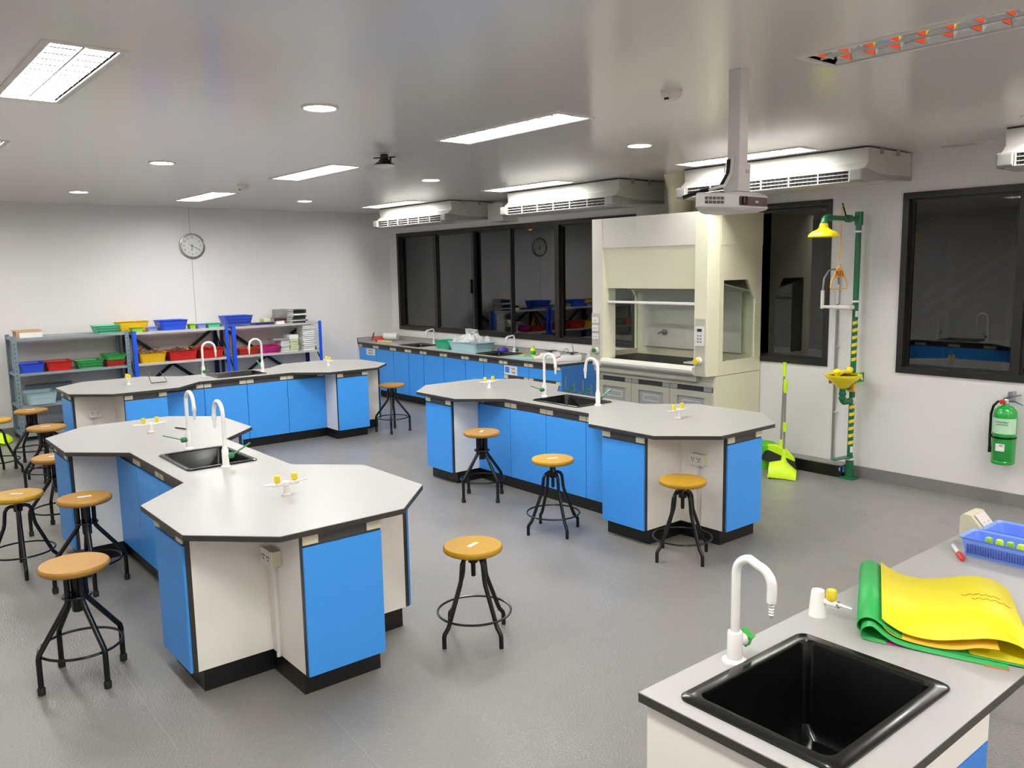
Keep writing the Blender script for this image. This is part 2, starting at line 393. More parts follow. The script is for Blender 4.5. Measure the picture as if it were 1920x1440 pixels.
# ------------------------------------------------------------ ceiling lights
def make_fixture(lit, name='troffer_light', glow=None):
    t = thing(name, '', 'ceiling light')
    fr = MB().slab([(-FX, -FY), (FX, -FY), (FX, FY), (-FX, FY)], [[(-FX+0.028, -FY+0.028), (FX-0.028, -FY+0.028), (FX-0.028, FY-0.028), (-FX+0.028, FY-0.028)]], -0.006, 0.001)
    obj('frame', fr, M_FRAMEW, t)
    a, b = FX-0.03, FY-0.03
    tr = MB(); tr.add([(-a,-b,0),(a,-b,0),(a,b,0),(-a,b,0),(-a,-b,.07),(a,-b,.07),(a,b,.07),(-a,b,.07)], [(0,1,5,4),(1,2,6,5),(2,3,7,6),(3,0,4,7),(4,5,6,7)])
    obj('housing', tr, M_FRAMEW if lit else M_MIRR, t)
    if lit:
        obj('lamp_panel', MB().box(-a, a, -b, b, 0.010, 0.014), glow or M_LAMP, t)
    else:
        for s in (-1, 1): obj('tube_lamp', MB().lathe([(0.008, -a+0.03), (0.013, -a+0.035), (0.013, a-0.035), (0.008, a-0.03)], (0, s*b/2, 0.045), 12, 'x'), M_FRAMEW, t, smooth=True)
    # reflector wings and centre spine
    sp = MB()
    for y0, y1 in ((-b, -b+0.012), (b-0.012, b)):
        pass
    kz = 0.25 if lit else 1.0
    cs = MB().prism([(-0.005, 0.001), (0.005, 0.001), (0.002, 0.009), (-0.002, 0.009)] if lit else [(-0.003, 0.001), (0.003, 0.001), (0.010, 0.018), (0.030, 0.046), (-0.030, 0.046), (-0.010, 0.018)], -a, a, 'x')
    obj('reflector_spine', cs, M_MIRR, t)
    for s in (() if lit else (-1, 1)):
        q = MB().add([(-a, s*(b-0.001), 0.0), (a, s*(b-0.001), 0.0), (a, s*(b-0.010), 0.02), (-a, s*(b-0.010), 0.02), (a, s*(b-0.032), 0.046), (-a, s*(b-0.032), 0.046)], [(0, 1, 2, 3), (3, 2, 4, 5)])
        obj('reflector_wing', q, M_MIRR, t)
    n = 11
    for s in (-1, 1):
        bl = MB().prism([(-0.011, 0.001), (0.011, 0.001), (0.003, 0.009), (-0.003, 0.009)] if lit else [(-0.0015, 0.001), (0.0015, 0.001), (0.018, 0.020), (0.044, 0.044), (-0.044, 0.044), (-0.018, 0.020)], -(b-0.012)/2+0.004, (b-0.012)/2-0.004, 'y')
        me = bl.mesh('louver_blade'); me.materials.append(M_ALU if lit else M_MIRR)
        for i in range(n):
            o = bpy.data.objects.new('louver_blade', me); COL.objects.link(o); o.parent = t
            o.location = (-a+(i+0.5+(0.25 if s > 0 else -0.25))*2*a/n, s*(b/2+0.004), 0)
    return t
fl = {(-9.55, 3.41): 'lit recessed ceiling light second from the clock wall side, in the middle row',
      (-9.55, 0.86): '', }
rown = {-1.7: 'far left row', 0.86: 'left-hand row', 3.41: 'middle row', 5.86: 'row beside the air conditioners'}
posn = {-9.55: 'nearest the clock wall', -6.85: 'second from the clock wall', -4.15: 'third from the clock wall', -1.45: 'fourth from the clock wall', 1.05: 'in the added unseen fifth column from the clock wall'}
lit0 = make_fixture(True); used = False; lit1 = make_fixture(True, glow=M_LAMPS); lit2 = make_fixture(True, glow=M_LAMPN); first_used = set()
for (x, y) in fixtures:
    if (x, y) == (-1.45, 3.41):
        o = make_fixture(False, 'troffer_light'); o.location = (x, y, CEIL)
        o['label'] = 'switched-off recessed ceiling light with mirror louvres at top right'; o['group'] = 'recessed ceiling lights'; continue
    lab = 'lit rectangular ceiling light %s, %s' % (posn[x], rown[y])
    src = lit0 if (x > -2 or 3 < y < 4) else (lit1 if y > 5 else lit2)
    if src.name not in first_used: first_used.add(src.name); src.location = (x, y, CEIL); src['label'] = lab; src['group'] = 'recessed ceiling lights'
    else: dup(src, (x, y, CEIL), 0, lab, 'recessed ceiling lights')
d0 = thing('downlight', '', 'ceiling light')
obj('trim_ring', MB().lathe([(0.098, 0.0), (0.098, -0.006), (0.084, -0.009), (0.08, -0.004)], n=32, caps=False), M_FRAMEW, d0, smooth=True)
obj('diffuser', MB().lathe([(0.001, -0.006), (0.08, -0.006), (0.083, -0.001), (0.001, -0.001)], n=32), M_SPOT, d0)
first = True
for y in SP_Y:
    for x in SP_X:
        lab = 'small round lit downlight, %s, %s' % (posn.get(x, 'second from the clock wall'), {-0.4: 'in the outermost left line', 2.12: 'in the left-hand line of downlights', 4.62: 'in the right-hand line of downlights'}[y])
        if first: d0.location = (x, y, CEIL); d0['label'] = lab; d0['group'] = 'round downlights'; first = False
        else: dup(d0, (x, y, CEIL), 0, lab, 'round downlights')

# smoke detectors, sprinkler-like exit fitting, access vent
def detector(x, y, lab):
    t = thing('smoke_detector', lab, 'detector', (x, y, CEIL), 0, 'smoke detectors')
    obj('base_plate', MB().lathe([(0.055, 0), (0.055, -0.012), (0.05, -0.014)], n=24), M_FRAMEW, t, smooth=True)
    obj('sensor_head', MB().lathe([(0.048, -0.014), (0.05, -0.03), (0.035, -0.042), (0.02, -0.048), (0.001, -0.05)], n=24), M_FRAMEW, t, smooth=True)
    obj('indicator', MB().box(-0.012, 0.012, -0.04, -0.03, -0.047, -0.036), M_DARK, t)
detector(-2.80, 3.35, 'white smoke detector on the ceiling near the projector column')
detector(-8.19, 3.31, 'small white smoke detector far back between two middle-row ceiling lights')
t = thing('ceiling_speaker', 'black bracketed dome fitting with white lens under the ceiling', 'ceiling fitting', (-5.54, 3.34, CEIL), 0.6)
obj('mount_bar', MB().box(-0.085, 0.085, -0.012, 0.012, -0.026, -0.018), M_BLK, t)
obj('neck', MB().lathe([(0.03, 0), (0.03, -0.03), (0.045, -0.045), (0.04, -0.06)], n=16), M_BLK, t, smooth=True)
obj('bracket', MB().box(0.045, 0.055, -0.01, 0.01, -0.06, -0.02), M_BLK, t)
obj('shade', MB().lathe([(0.03, -0.05), (0.06, -0.058), (0.085, -0.078), (0.085, -0.08)], n=28), M_BLK, t, smooth=True)
obj('lens', MB().lathe([(0.085, -0.08), (0.08, -0.088), (0.05, -0.098), (0.001, -0.1)], n=28), M_PIPE, t, smooth=True)
t = thing('ceiling_hatch', 'small flat vent plate in the ceiling beside the air conditioners', 'vent', (-2.83, 6.71, CEIL))
obj('plate', MB().box(-0.10, 0.10, -0.05, 0.05, -0.006, 0), M_HOODG, t)
obj('wire', MB().tube([(0.03, -0.05, -0.004), (0.16, -0.09, -0.004), (0.28, -0.07, -0.004)], 0.003, 6), M_PIPE, t)

# ------------------------------------------------------------ air conditioners
def make_ac():
    t = thing('air_conditioner', '', 'air conditioner')
    Lh = 0.865
    prof = [(6.11, 2.705), (6.12, 2.60), (6.06, 2.548), (6.05, 2.54), (6.05, 2.455), (6.09, 2.445), (6.30, 2.44), (6.79, 2.50), (6.79, 2.705)]
    prof = [(a-6.8, b-CEIL) for a, b in prof]
    body = MB().prism(prof, -Lh, Lh, 'x'); obj('casing', body, M_AC, t, bevel=0.006)
    obj('top_seam', MB().box(-Lh+0.01, Lh-0.01, -0.694, -0.684, -0.012, -0.002), M_DARK, t)
    obj('outlet_cavity', MB().box(-0.765, 0.765, -0.768, -0.755, -0.260, -0.175), M_DARK, t)
    nd = 6
    for i in range(nd+1):
        x = -0.765+i*1.53/nd
        obj('grille_divider', MB().box(x-0.005, x+0.005, -0.777, -0.766, -0.260, -0.176), M_AC, t)
    for z in (-0.258, -0.231, -0.204, -0.178):
        obj('grille_slat', MB().box(-0.77, 0.77, -0.778, -0.770, z-0.0025, z+0.0025), M_AC, t)
    vm = MB()
    for i in range(42):
        x = -0.745+i*1.49/41; vm.box(x-0.0025, x+0.0025, -0.7715, -0.768, -0.255, -0.182)
    o = obj('inner_fins', vm, M_RAIL, t)
    for s in (-1, 1):
        e = MB().prism([(-0.79, -0.178), (-0.79, -0.255), (-0.765, -0.268), (-0.70, -0.27), (-0.60, -0.255), (-0.40, -0.238), (-0.02, -0.226), (-0.02, -0.195), (-0.40, -0.20), (-0.58, -0.19), (-0.68, -0.172), (-0.765, -0.168)], min(s*0.845, s*0.875), max(s*0.845, s*0.875), 'x')
        obj('side_trim', e, M_ACG, t, bevel=0.003)
        c = MB().prism([(-0.775, -0.172), (-0.793, -0.185), (-0.793, -0.252), (-0.775, -0.265), (-0.74, -0.265), (-0.74, -0.172)], min(s*0.775, s*0.872), max(s*0.775, s*0.872), 'x')
        obj('end_cap', c, M_ACG, t, bevel=0.008)
        for y in (-0.5, -0.25):
            obj('hanger', MB().box(min(s*0.865, s*0.885), max(s*0.865, s*0.885), y-0.012, y+0.012, -0.05, 0.0), M_ACG, t)
    return t
ac = make_ac(); aclab = {-4.085: 'long white ceiling air conditioner above the gap between fume hood and shower', -6.62: 'white ceiling air conditioner left of the fume hood duct', -9.46: 'white ceiling air conditioner nearest the clock wall', -1.42: 'white ceiling air conditioner cut by the right edge of the photo'}
for i, (x, lab) in enumerate(aclab.items()):
    if i == 0: ac.location = (x, YW, CEIL); ac['label'] = lab; ac['group'] = 'ceiling air conditioners'
    else: dup(ac, (x, YW, CEIL), 0, lab, 'ceiling air conditioners')
tag(obj('pipe_cover', MB().box(-8.42, -8.12, 6.55, 6.8, 2.44, 2.66), M_AC, bevel=0.005), 'boxed white pipe cover between the two far air conditioners', 'pipe cover')
# hood exhaust duct
t = thing('exhaust_duct', 'cream exhaust duct rising from the fume hood roof to the ceiling', 'duct', (-5.24, 6.42, 2.33))
obj('pipe', MB().lathe([(0.11, 0.0), (0.115, 0.12), (0.125, 0.25), (0.15, 0.345), (0.16, 0.385)], n=28), M_HOOD, t, smooth=True)
obj('collar', MB().lathe([(0.14, 0.0), (0.14, 0.012), (0.112, 0.014)], n=28), M_HOODG, t, smooth=True)

# ------------------------------------------------------------ island benches
BZ = 0.77
def holders(par, pts, axis, face):
    """beige label holders at the top corners of a door; pts = list of centre coordinates along the door"""
    for p in pts:
        s = 1 if face > 0 else -1
        if axis == 'x': b = MB().box(p-0.036, p+0.036, min(face, face+s*0.008), max(face, face+s*0.008), 0.697, 0.735)
        else: b = MB().box(min(face, face+s*0.008), max(face, face+s*0.008), p-0.036, p+0.036, 0.697, 0.735)
        obj('label_holder', b, M_HOLD, par)
def pedestal(label, loc, rz, arms, neck, outlet=False):
    """cross-shaped pedestal; arms: directions (dx,dy) in the bench's own axes that end in a door"""
    t = thing('pedestal_cabinet', label, 'cabinet', loc, rz, 'blue and white pedestal cabinets')
    a = 0.193; e = 0.540
    ex = {d: e for d in arms}; ex[neck] = a
    X1 = ex.get((1,0), a); X0 = -ex.get((-1,0), a); Y1 = ex.get((0,1), a); Y0 = -ex.get((0,-1), a)
    poly = [(-a,Y0),(a,Y0),(a,-a),(X1,-a),(X1,a),(a,a),(a,Y1),(-a,Y1),(-a,a),(X0,a),(X0,-a),(-a,-a)]
    cl = []
    for p in poly:
        if not cl or (Vector(p)-Vector(cl[-1])).length > 1e-4: cl.append(p)
    if (Vector(cl[0])-Vector(cl[-1])).length < 1e-4: cl.pop()
    obj('carcass', MB().prism(cl, 0.10, 0.744), M_WHITE, t)
    pl = [(x-math.copysign(0.018, x) if abs(x) > 0.4 else x, y-math.copysign(0.018, y) if abs(y) > 0.4 else y) for x, y in cl]
    obj('plinth', MB().prism([(x*0.992, y*0.992) for x, y in pl], 0, 0.10), M_PLINTH, t)
    for d in arms:
        if d[0]:
            s = d[0]; f0, f1, f2 = s*e, s*(e+0.022), s*(e+0.034)
            obj('face_frame', MB().box(min(f0,f1), max(f0,f1), -a, a, 0.10, 0.744), M_EDGE, t)
            dr = obj('door', MB().box(min(f1,f2), max(f1,f2), -a+0.002, a-0.002, 0.102, 0.685), M_BLUE, t, bevel=0.0015)
            obj('finger_rail', MB().box(min(f1, s*(e+0.026)), max(f1, s*(e+0.026)), -a+0.004, a-0.004, 0.69, 0.742), M_RAIL, t)
            holders(t, (-a+0.038, a-0.038), 'y', s*(e+0.026))
        else:
            s = d[1]; f0, f1, f2 = s*e, s*(e+0.022), s*(e+0.034)
            obj('face_frame', MB().box(-a, a, min(f0,f1), max(f0,f1), 0.10, 0.744), M_EDGE, t)
            obj('door', MB().box(-a+0.002, a-0.002, min(f1,f2), max(f1,f2), 0.102, 0.685), M_BLUE, t, bevel=0.0015)
            obj('finger_rail', MB().box(-a+0.004, a-0.004, min(f1, s*(e+0.026)), max(f1, s*(e+0.026)), 0.69, 0.742), M_RAIL, t)
            holders(t, (-a+0.038, a-0.038), 'x', s*(e+0.026))
    return t
def outlet(lab, loc, nrm, along):
    """surface socket box with conduit on a vertical panel"""
    t = thing('socket_box', lab, 'socket', loc)
    n = Vector(nrm); al = Vector(along); up = Vector((0,0,1))
    def bx(c0, c1):
        ps = [al*c[0]+n*c[1]+up*c[2] for c in (c0, c1)]
        return MB().box(*[f(p[i] for p in ps) for i in range(3) for f in (min, max)])
    obj('back_box', bx((-0.055, 0.0, -0.035), (0.055, 0.045, 0.035)), M_HOLD, t, bevel=0.003)
    obj('face_plate', bx((-0.06, 0.045, -0.04), (0.06, 0.052, 0.04)), M_FRAMEW, t, bevel=0.002)
    for u in (-0.025, 0.025):
        for du, dz in ((-0.009, 0.008), (0.009, 0.008), (0, -0.008)):
            obj('socket_hole', bx((u+du-0.0035, 0.0515, dz-0.004), (u+du+0.0035, 0.053, dz+0.004)), M_DARK, t)
    obj('conduit', MB().tube([al*0.0+n*0.016+up*(-0.035), al*0.0+n*0.016+up*(0.105-loc[2])], 0.010, 8), M_PIPE, t, smooth=True)
    return t
def sink_cabinet(label, loc, rz):
    t = thing('sink_cabinet', label, 'cabinet', loc, rz, 'blue sink cabinets in the island necks')
    L = 0.905; hw = 0.262
    obj('carcass', MB().slab([(-L,-hw),(L,-hw),(L,hw),(-L,hw)], [[(-0.29,-0.215),(0.29,-0.215),(0.29,0.215),(-0.29,0.215)]], 0.10, 0.744), M_WHITE, t)
    obj('plinth', MB().box(-L, L, -hw+0.012, hw-0.012, 0, 0.10), M_PLINTH, t)
    n = 4; wd = 2*L/n
    for s in (-1, 1):
        f0, f1, f2 = s*hw, s*(hw+0.004), s*(hw+0.022)
        obj('finger_rail', MB().box(-L, L, min(f0, s*(hw+0.010)), max(f0, s*(hw+0.010)), 0.686, 0.744), M_RAIL, t)
        for i in range(n):
            xa = -L+i*wd; 
            obj('door', MB().box(xa+0.003, xa+wd-0.003, min(f1,f2), max(f1,f2), 0.102, 0.685), M_BLUE, t, bevel=0.0015)
        ps = [-L+0.05] + [v for i in range(1, n) for v in (-L+i*wd-0.040, -L+i*wd+0.040)] + [L-0.05]
        holders(t, ps, 'x', s*(hw+0.010))
    return t
SKX, SKY = 0.272, 0.203
def sink(label, loc, rz, hx=SKX, hy=SKY, depth=0.22, rim=0.028):
    t = thing('sink', label, 'sink', loc, rz, 'black drop-in sinks')
    def L(x, y, r, z): return [(a, b, z) for a, b in rrect(-x, x, -y, y, r)]
    m = MB()
    loft(m, [L(hx, hy, 0.03, 0.0), L(hx, hy, 0.03, 0.005), L(hx-0.008, hy-0.008, 0.028, 0.010), L(hx-rim+0.004, hy-rim+0.004, 0.03, 0.009), L(hx-rim, hy-rim, 0.03, 0.0),
             L(hx-rim-0.008, hy-rim-0.008, 0.03, -depth+0.03), L(hx-rim-0.03, hy-rim-0.03, 0.04, -depth), L(0.03, 0.03, 0.029, -depth-0.004)], False, True)
    obj('basin', m, M_SINK, t, smooth=True)
    obj('drain', MB().lathe([(0.03, -depth+0.001), (0.028, -depth+0.004), (0.001, -depth+0.002)], n=20), M_BLK, t, smooth=True)
    return t
def goose_tap(label, loc, rz, side=1, tilt=0.35, handle=M_GREEN):
    """white gooseneck lab tap, spout towards local +x, lever on local side*y"""
    t = thing('lab_tap', label, 'tap', loc, rz, 'white gooseneck taps on the islands')
    obj('flange', MB().lathe([(0.028, 0), (0.028, 0.006), (0.020, 0.012), (0.018, 0.02)], n=20), M_TAPW, t, smooth=True)
    obj('body', MB().lathe([(0.019, 0.012), (0.019, 0.10), (0.015, 0.108), (0.013, 0.12)], n=20), M_TAPW, t, smooth=True)
    R = 0.068
    pts = [(0,0,0.11), (0,0,0.20), (0,0,0.30)] + arc((R,0,0.30), R, PI, 0.06, 14, (1,0,0), (0,0,1)) + [(2*R+0.004,0,0.275)]
    obj('gooseneck', MB().tube(pts, 0.0115, 12), M_TAPW, t, smooth=True)
    obj('nozzle', MB().lathe([(0.013, 0.285), (0.014, 0.262), (0.010, 0.255), (0.009, 0.235), (0.006, 0.205), (0.003, 0.204)], (2*R+0.004, 0, 0), 14), M_TAPW, t, smooth=True)
    lv = obj('lever_valve', MB().lathe([(0.017, 0), (0.017, 0.03), (0.012, 0.035)], (0,0,0), 16, 'y').xf(Matrix.Rotation(0 if side > 0 else PI, 4, 'Z') @ Matrix.Translation((0, 0.012, 0.062))), handle, t, smooth=True)
    s = side
    obj('lever', MB().bar((0, s*0.035, 0.062), (0, s*(0.035+0.125*math.cos(tilt)), 0.062+0.125*math.sin(tilt)), 0.016, 0.006), handle, t, bevel=0.002)
    return t
def gas_tap(label, loc, rz, turned=0.0):
    t = thing('gas_tap', label, 'gas tap', loc, rz, 'white twin gas taps with yellow knobs')
    obj('base', MB().lathe([(0.024, 0), (0.024, 0.006), (0.014, 0.012), (0.013, 0.045), (0.02, 0.05), (0.02, 0.066), (0.012, 0.072)], n=18), M_TAPW, t, smooth=True)
    for s in (-1, 1):
        obj('arm', MB().tube([(0,s*0.015,0.056), (0, s*0.045, 0.058), (0, s*0.062, 0.058), (0, s*0.066, 0.060), (0, s*0.115, 0.064)], [0.010, 0.010, 0.011, 0.006, 0.004], 10), M_TAPW, t, smooth=True)
        k = MB().lathe([(0.011, 0.068), (0.016, 0.072), (0.015, 0.10), (0.012, 0.104)], (0, s*0.045, 0), 6)
        obj('knob', k, M_YELK, t)
    return t
OCT = 0.6; C0 = 0.3
def worktop(label, loc, rz):
    t = thing('worktop', label, 'worktop', loc, rz, 'dog-bone island worktops')
    def outline(g):
        o = OCT+g; c = C0+g*0.4142; d = 1.1
        right = [(d-c-0.0, -o), (d+c, -o), (d+o, -c), (d+o, c), (d+c, o), (d-c, o), (d-o, c)]
        left = [(-x, -y) for x, y in right]
        return [(d-o, -c)] + [(d-c, -o)] + right[1:] + [(-(d-o), c)] + left[0:6] + [left[6]]
    hole = [(-0.25,-0.18),(0.25,-0.18),(0.25,0.18),(-0.25,0.18)]
    obj('laminate_surface', MB().slab(outline(-0.001), [hole], 0.7672, BZ), M_LAM, t)
    obj('edge_band', MB().slab(outline(0), [hole], 0.744, 0.7672), M_EDGE, t)
    return t
IS = {'front left': ((-4.885, 1.655, 0), 0), 'right-hand': ((-4.885, 4.63, 0), 0), 'far': ((-8.82, 3.36, 0), PI/2)}
for nm, (loc, rz) in IS.items():
    far_end = {'front left': ('end nearest the viewer', 'end toward the clock wall'), 'right-hand': ('end nearest the shower', 'end toward the clock wall'), 'far': ('end toward the window wall', 'end beside the grey rack')}[nm]
    worktop('light grey dog-bone worktop with black edge of the %s island' % nm, loc, rz)
    R = Matrix.Rotation(rz, 4, 'Z')
    def W(x, y, z=0): v = R @ Vector((x, y, z)); return (v.x+loc[0], v.y+loc[1], z)
    pedestal('cross-shaped blue and white cabinet, %s island, %s' % (nm, far_end[0]), W(1.1, 0), rz, [(1,0), (0,1), (0,-1)], (-1,0))
    pedestal('cross-shaped blue and white cabinet, %s island, %s' % (nm, far_end[1]), W(-1.1, 0), rz, [(-1,0), (0,1), (0,-1)], (1,0))
    sink_cabinet('row of blue doors under the sink neck of the %s island' % nm, loc, rz)
    sink('black drop-in sink in the middle of the %s island' % nm, W(0.0, 0.0, BZ), rz)
    goose_tap('white gooseneck tap at the sink of the %s island, %s' % (nm, far_end[0]), W(0.30, 0, BZ), rz+PI, side=-1, tilt=0.45)
    goose_tap('white gooseneck tap at the sink of the %s island, %s' % (nm, far_end[1]), W(-0.345, 0.01, BZ), rz, side=-1, tilt=0.35)
    gas_tap('white twin gas tap with yellow knobs, %s island, %s' % (nm, far_end[0]), W(1.1, 0, BZ), rz)
    gas_tap('white twin gas tap with yellow knobs, %s island, %s' % (nm, far_end[1]), W(-1.1, 0, BZ), rz)
outlet('beige socket box with white conduit in the near corner of the front left island', (-3.49, 1.462, 0.585), (0,-1,0), (1,0,0))
outlet('beige socket box with conduit on the right-hand island beside the front stool', (-3.43, 4.437, 0.565), (0,-1,0), (1,0,0))
outlet('beige socket box on the white side of the far island near the grey rack', (-8.627, 1.88, 0.555), (1,0,0), (0,1,0))
tag(obj('pen', MB().tube([(-6.02, 1.83, BZ+0.005), (-5.90, 1.872, BZ+0.005)], 0.005, 8), M_INK, smooth=True), 'black pen lying on the front left island by the farther tap', 'pen')
# spectacles-like safety glasses on the far island
t = thing('safety_glasses', 'pair of black-rimmed safety glasses upside down on the far island', 'glasses', (-8.60, 2.50, BZ))
fr = [(0.10+0.02*math.cos(a)*0, 0, 0) for a in (0,)]
pts = [(0.07-0.10*(u*u), 0.075*u, 0.028-0.012*u*u) for u in [i/6-1 for i in range(13)]]
obj('rim', MB().tube(pts, 0.005, 6), M_BLK, t, smooth=True)
obj('lens', MB().add([(p[0], p[1], p[2]) for p in pts]+[(p[0]+0.006, p[1], 0.004) for p in pts], [(i, i+1, 14+i, 13+i) for i in range(12)]), M_GCLEAR, t)
for s in (-1, 1): obj('temple', MB().tube([(-0.03, s*0.075, 0.016), (-0.10, s*0.074, 0.065), (-0.15, s*0.055, 0.10), (-0.17, s*0.04, 0.105)], 0.003, 6), M_BLK, t, smooth=True)

# ------------------------------------------------------------ stools
def ring(r, z, t, n=40, m=8): return MB().tube([(r*math.cos(2*PI*i/n), r*math.sin(2*PI*i/n), z) for i in range(n)], t, m, True)
def seat_mesh(): return MB().lathe([(0.10, -0.032), (0.138, -0.032), (0.147, -0.026), (0.150, -0.016), (0.149, -0.006), (0.143, 0.0), (0.001, 0.0)], n=40)
def stool_column():
    """tall kind: legs bundled round a collar, then splayed and dropped"""
    t = thing('stool', '', 'stool'); zs = 0.555
    obj('seat', seat_mesh().xf(Matrix.Translation((0,0,zs))), M_SEAT, t, smooth=True)
    obj('mounting_plate', MB().lathe([(0.06, zs-0.042), (0.06, zs-0.032)], n=20), M_BLK, t, smooth=True)
    obj('screw_column', MB().lathe([(0.026, zs-0.04), (0.026, 0.33), (0.022, 0.325)], n=16), M_BLK, t, smooth=True)
    obj('collar', MB().lathe([(0.062, 0.405), (0.064, 0.402), (0.064, 0.396), (0.055, 0.394)], n=28), M_BLK, t, smooth=True)
    for k in range(4):
        M = Matrix.Rotation(k*PI/2, 4, 'Z')
        l = MB().tube([(0.043,0,zs-0.042), (0.043,0,0.40), (0.048,0,0.375), (0.065,0,0.35), (0.175,0,0.205), (0.19,0,0.185), (0.195,0,0.165), (0.195,0,0.02)], 0.0125, 10).xf(M)
        lg = obj('leg', l, M_BLK, t, smooth=True)
        obj('rubber_foot', MB().lathe([(0.016, 0.0), (0.017, 0.03), (0.014, 0.034)], (0.195,0,0), 12).xf(M), M_RUB, lg, smooth=True)
    obj('foot_ring', ring(0.176, 0.165, 0.0065), M_BLK, t, smooth=True)
    return t
def stool_arch(zs):
    """low kind: legs arch out of a hub around a bare screw"""
    t = thing('stool', '', 'stool')
    obj('seat', seat_mesh().xf(Matrix.Translation((0,0,zs))), M_SEATY, t, smooth=True)
    zh = 0.425
    obj('screw_column', MB().lathe([(0.012, zs-0.034), (0.012, 0.325), (0.009, 0.32)], n=14), M_BLK, t, smooth=True)
    obj('hub', MB().lathe([(0.02, zs-0.032), (0.022, zh+0.02), (0.026, zh+0.012), (0.026, zh-0.03), (0.018, zh-0.035)], n=18), M_BLK, t, smooth=True)
    for k in range(4):
        M = Matrix.Rotation(k*PI/2, 4, 'Z')
        l = MB().tube([(0.01,0,zh), (0.04,0,zh+0.003), (0.06,0,zh-0.006), (0.073,0,zh-0.028), (0.077,0,zh-0.06), (0.082,0,0.32), (0.088,0,0.295), (0.160,0,0.12), (0.172,0,0.095), (0.195,0,0.07), (0.199,0,0.055), (0.199,0,0.0)], 0.0115, 10).xf(M)
        obj('leg', l, M_BLK, t, smooth=True)
    obj('foot_ring', ring(0.186, 0.138, 0.006), M_BLK, t, smooth=True)
    return t
GS = 'round wooden swivel stools'
def sticker(st, ang, wid=0.075, dep=0.022, zs=0.555):
    m = MB().box(-wid/2, wid/2, -dep/2, dep/2, 0.0, 0.0012).xf(Matrix.Translation((0,0,zs)) @ Matrix.Rotation(ang, 4, 'Z'))
    obj('sticker', m, M_STICK, st)
def D(a): return math.radians(a)
sc = stool_column(); sc.location = (-4.11, 0.757, 0); sc.rotation_euler = (0,0,D(-73)); sc['label'] = 'column stool with plain tan seat nearest the viewer at lower left'; sc['group'] = GS
cols = [((-5.335, 1.07), -97, 'column stool with label on its seat against the white side of the front left island'),
        ((-6.72, 1.175), -85, 'column stool half hidden behind the left tip of the front left island'),
        ((-8.15, 1.38), -88, 'column stool standing in front of the far island end, upper one of the overlapping seats'),
        ((-9.30, 1.46), -70, 'column stool in front of the grey rack with blue and red baskets'),
        ((-5.27, 3.99), -90, 'column stool in the left recess of the right-hand island'),
        ((-8.262, 4.965), -127, 'column stool standing at the far island end facing the counter'),
        ((-7.76, 2.07), -60, 'column stool behind the front left island, only its seat edge visible')]
made = []
for (x, y), a, lab in cols: made.append(dup(sc, (x, y, 0), D(a), lab, GS))
for i, a in ((0, 0.5), (1, 0.4), (2, 0.5), (3, 0.3), (4, 1.3)): sticker(made[i], a+0.9-made[i].rotation_euler[2])
ar = [((-3.245, 2.385), 0.483, -86, 'yellow seated arch-leg stool alone on the open floor right of the front left island', 1.9),
      ((-5.915, 0.805), 0.505, -5, 'arch-leg stool at the left edge beside the near stool', 0.9),
      ((-8.55, 1.47), 0.49, -25, 'arch-leg stool behind another stool at the far island, lower one of the overlapping seats', 0.9),
      ((-9.08, 1.11), 0.53, -20, 'arch-leg stool cut by the left edge in front of the lime dustpan', None),
      ((-4.24, 3.83), 0.53, -104, 'arch-leg stool in front of the blue doors of the right-hand island', 1.2),
      ((-3.29, 4.08), 0.512, -102, 'arch-leg stool with orange seat and no label in front of the right-hand island corner', None)]
for (x, y), zs, a, lab, stk in ar:
    s = stool_arch(zs); s.location = (x, y, 0); s.rotation_euler = (0, 0, D(a)); s['label'] = lab; s['group'] = GS
    if stk is not None: sticker(s, stk-D(a), zs=zs)

# ------------------------------------------------------------ wall counter with cupboards
CZ = 0.80; CY = 6.17
t = thing('worktop', 'long light grey counter top along the wall under the wide window', 'worktop', (-8.95, 6.48, 0))
sk = [(-9.93, 6.45), (-8.12, 6.45)]
hl = [[(x-0.22, y-0.17), (x+0.22, y-0.17), (x+0.22, y+0.17), (x-0.22, y+0.17)] for x, y in sk]
obj('laminate_surface', MB().slab([(XW+0.002, CY), (-6.69, CY), (-6.69, YW-0.002), (XW+0.002, YW-0.002)], hl, CZ-0.003, CZ), M_LAM, t, world=True)
obj('edge_band', MB().slab([(XW+0.002, CY-0.001), (-6.689, CY-0.001), (-6.689, YW-0.002), (XW+0.002, YW-0.002)], hl, CZ-0.028, CZ-0.003), M_EDGE, t, world=True)
obj('backsplash', MB().box(XW+0.002, -6.69, YW-0.022, YW-0.002, CZ, CZ+0.055), M_LAM, t, world=True)
obj('backsplash', MB().box(XW+0.002, XW+0.022, CY, YW-0.022, CZ, CZ+0.055), M_LAM, t, world=True)
obj('backsplash_cap', MB().box(XW+0.002, -6.69, YW-0.023, YW-0.002, CZ+0.055, CZ+0.058), M_EDGE, t, world=True)
obj('backsplash_cap', MB().box(XW+0.002, XW+0.023, CY, YW-0.023, CZ+0.055, CZ+0.058), M_EDGE, t, world=True)
obj('backsplash_cap', MB().box(XW+0.002, XW+0.023, CY-0.003, CY, CZ, CZ+0.058), M_EDGE, t, world=True)
units = [(-11.2, -10.23, (-10.71,), 'leftmost cupboard unit of the wall counter, paper notice on its first blue door'),
         (-10.23, -9.45, (-9.83,), 'second blue cupboard unit from the clock wall under the farther counter sink'),
         (-9.45, -8.49, (-8.97,), 'third blue cupboard unit from the clock wall under the green basin'),
         (-8.49, -7.715, (-8.11,), 'fourth blue cupboard unit from the clock wall under the nearer counter sink'),
         (-7.715, -6.70, (-7.25,), 'blue drawer unit at the right end of the wall counter with a printed sign')]
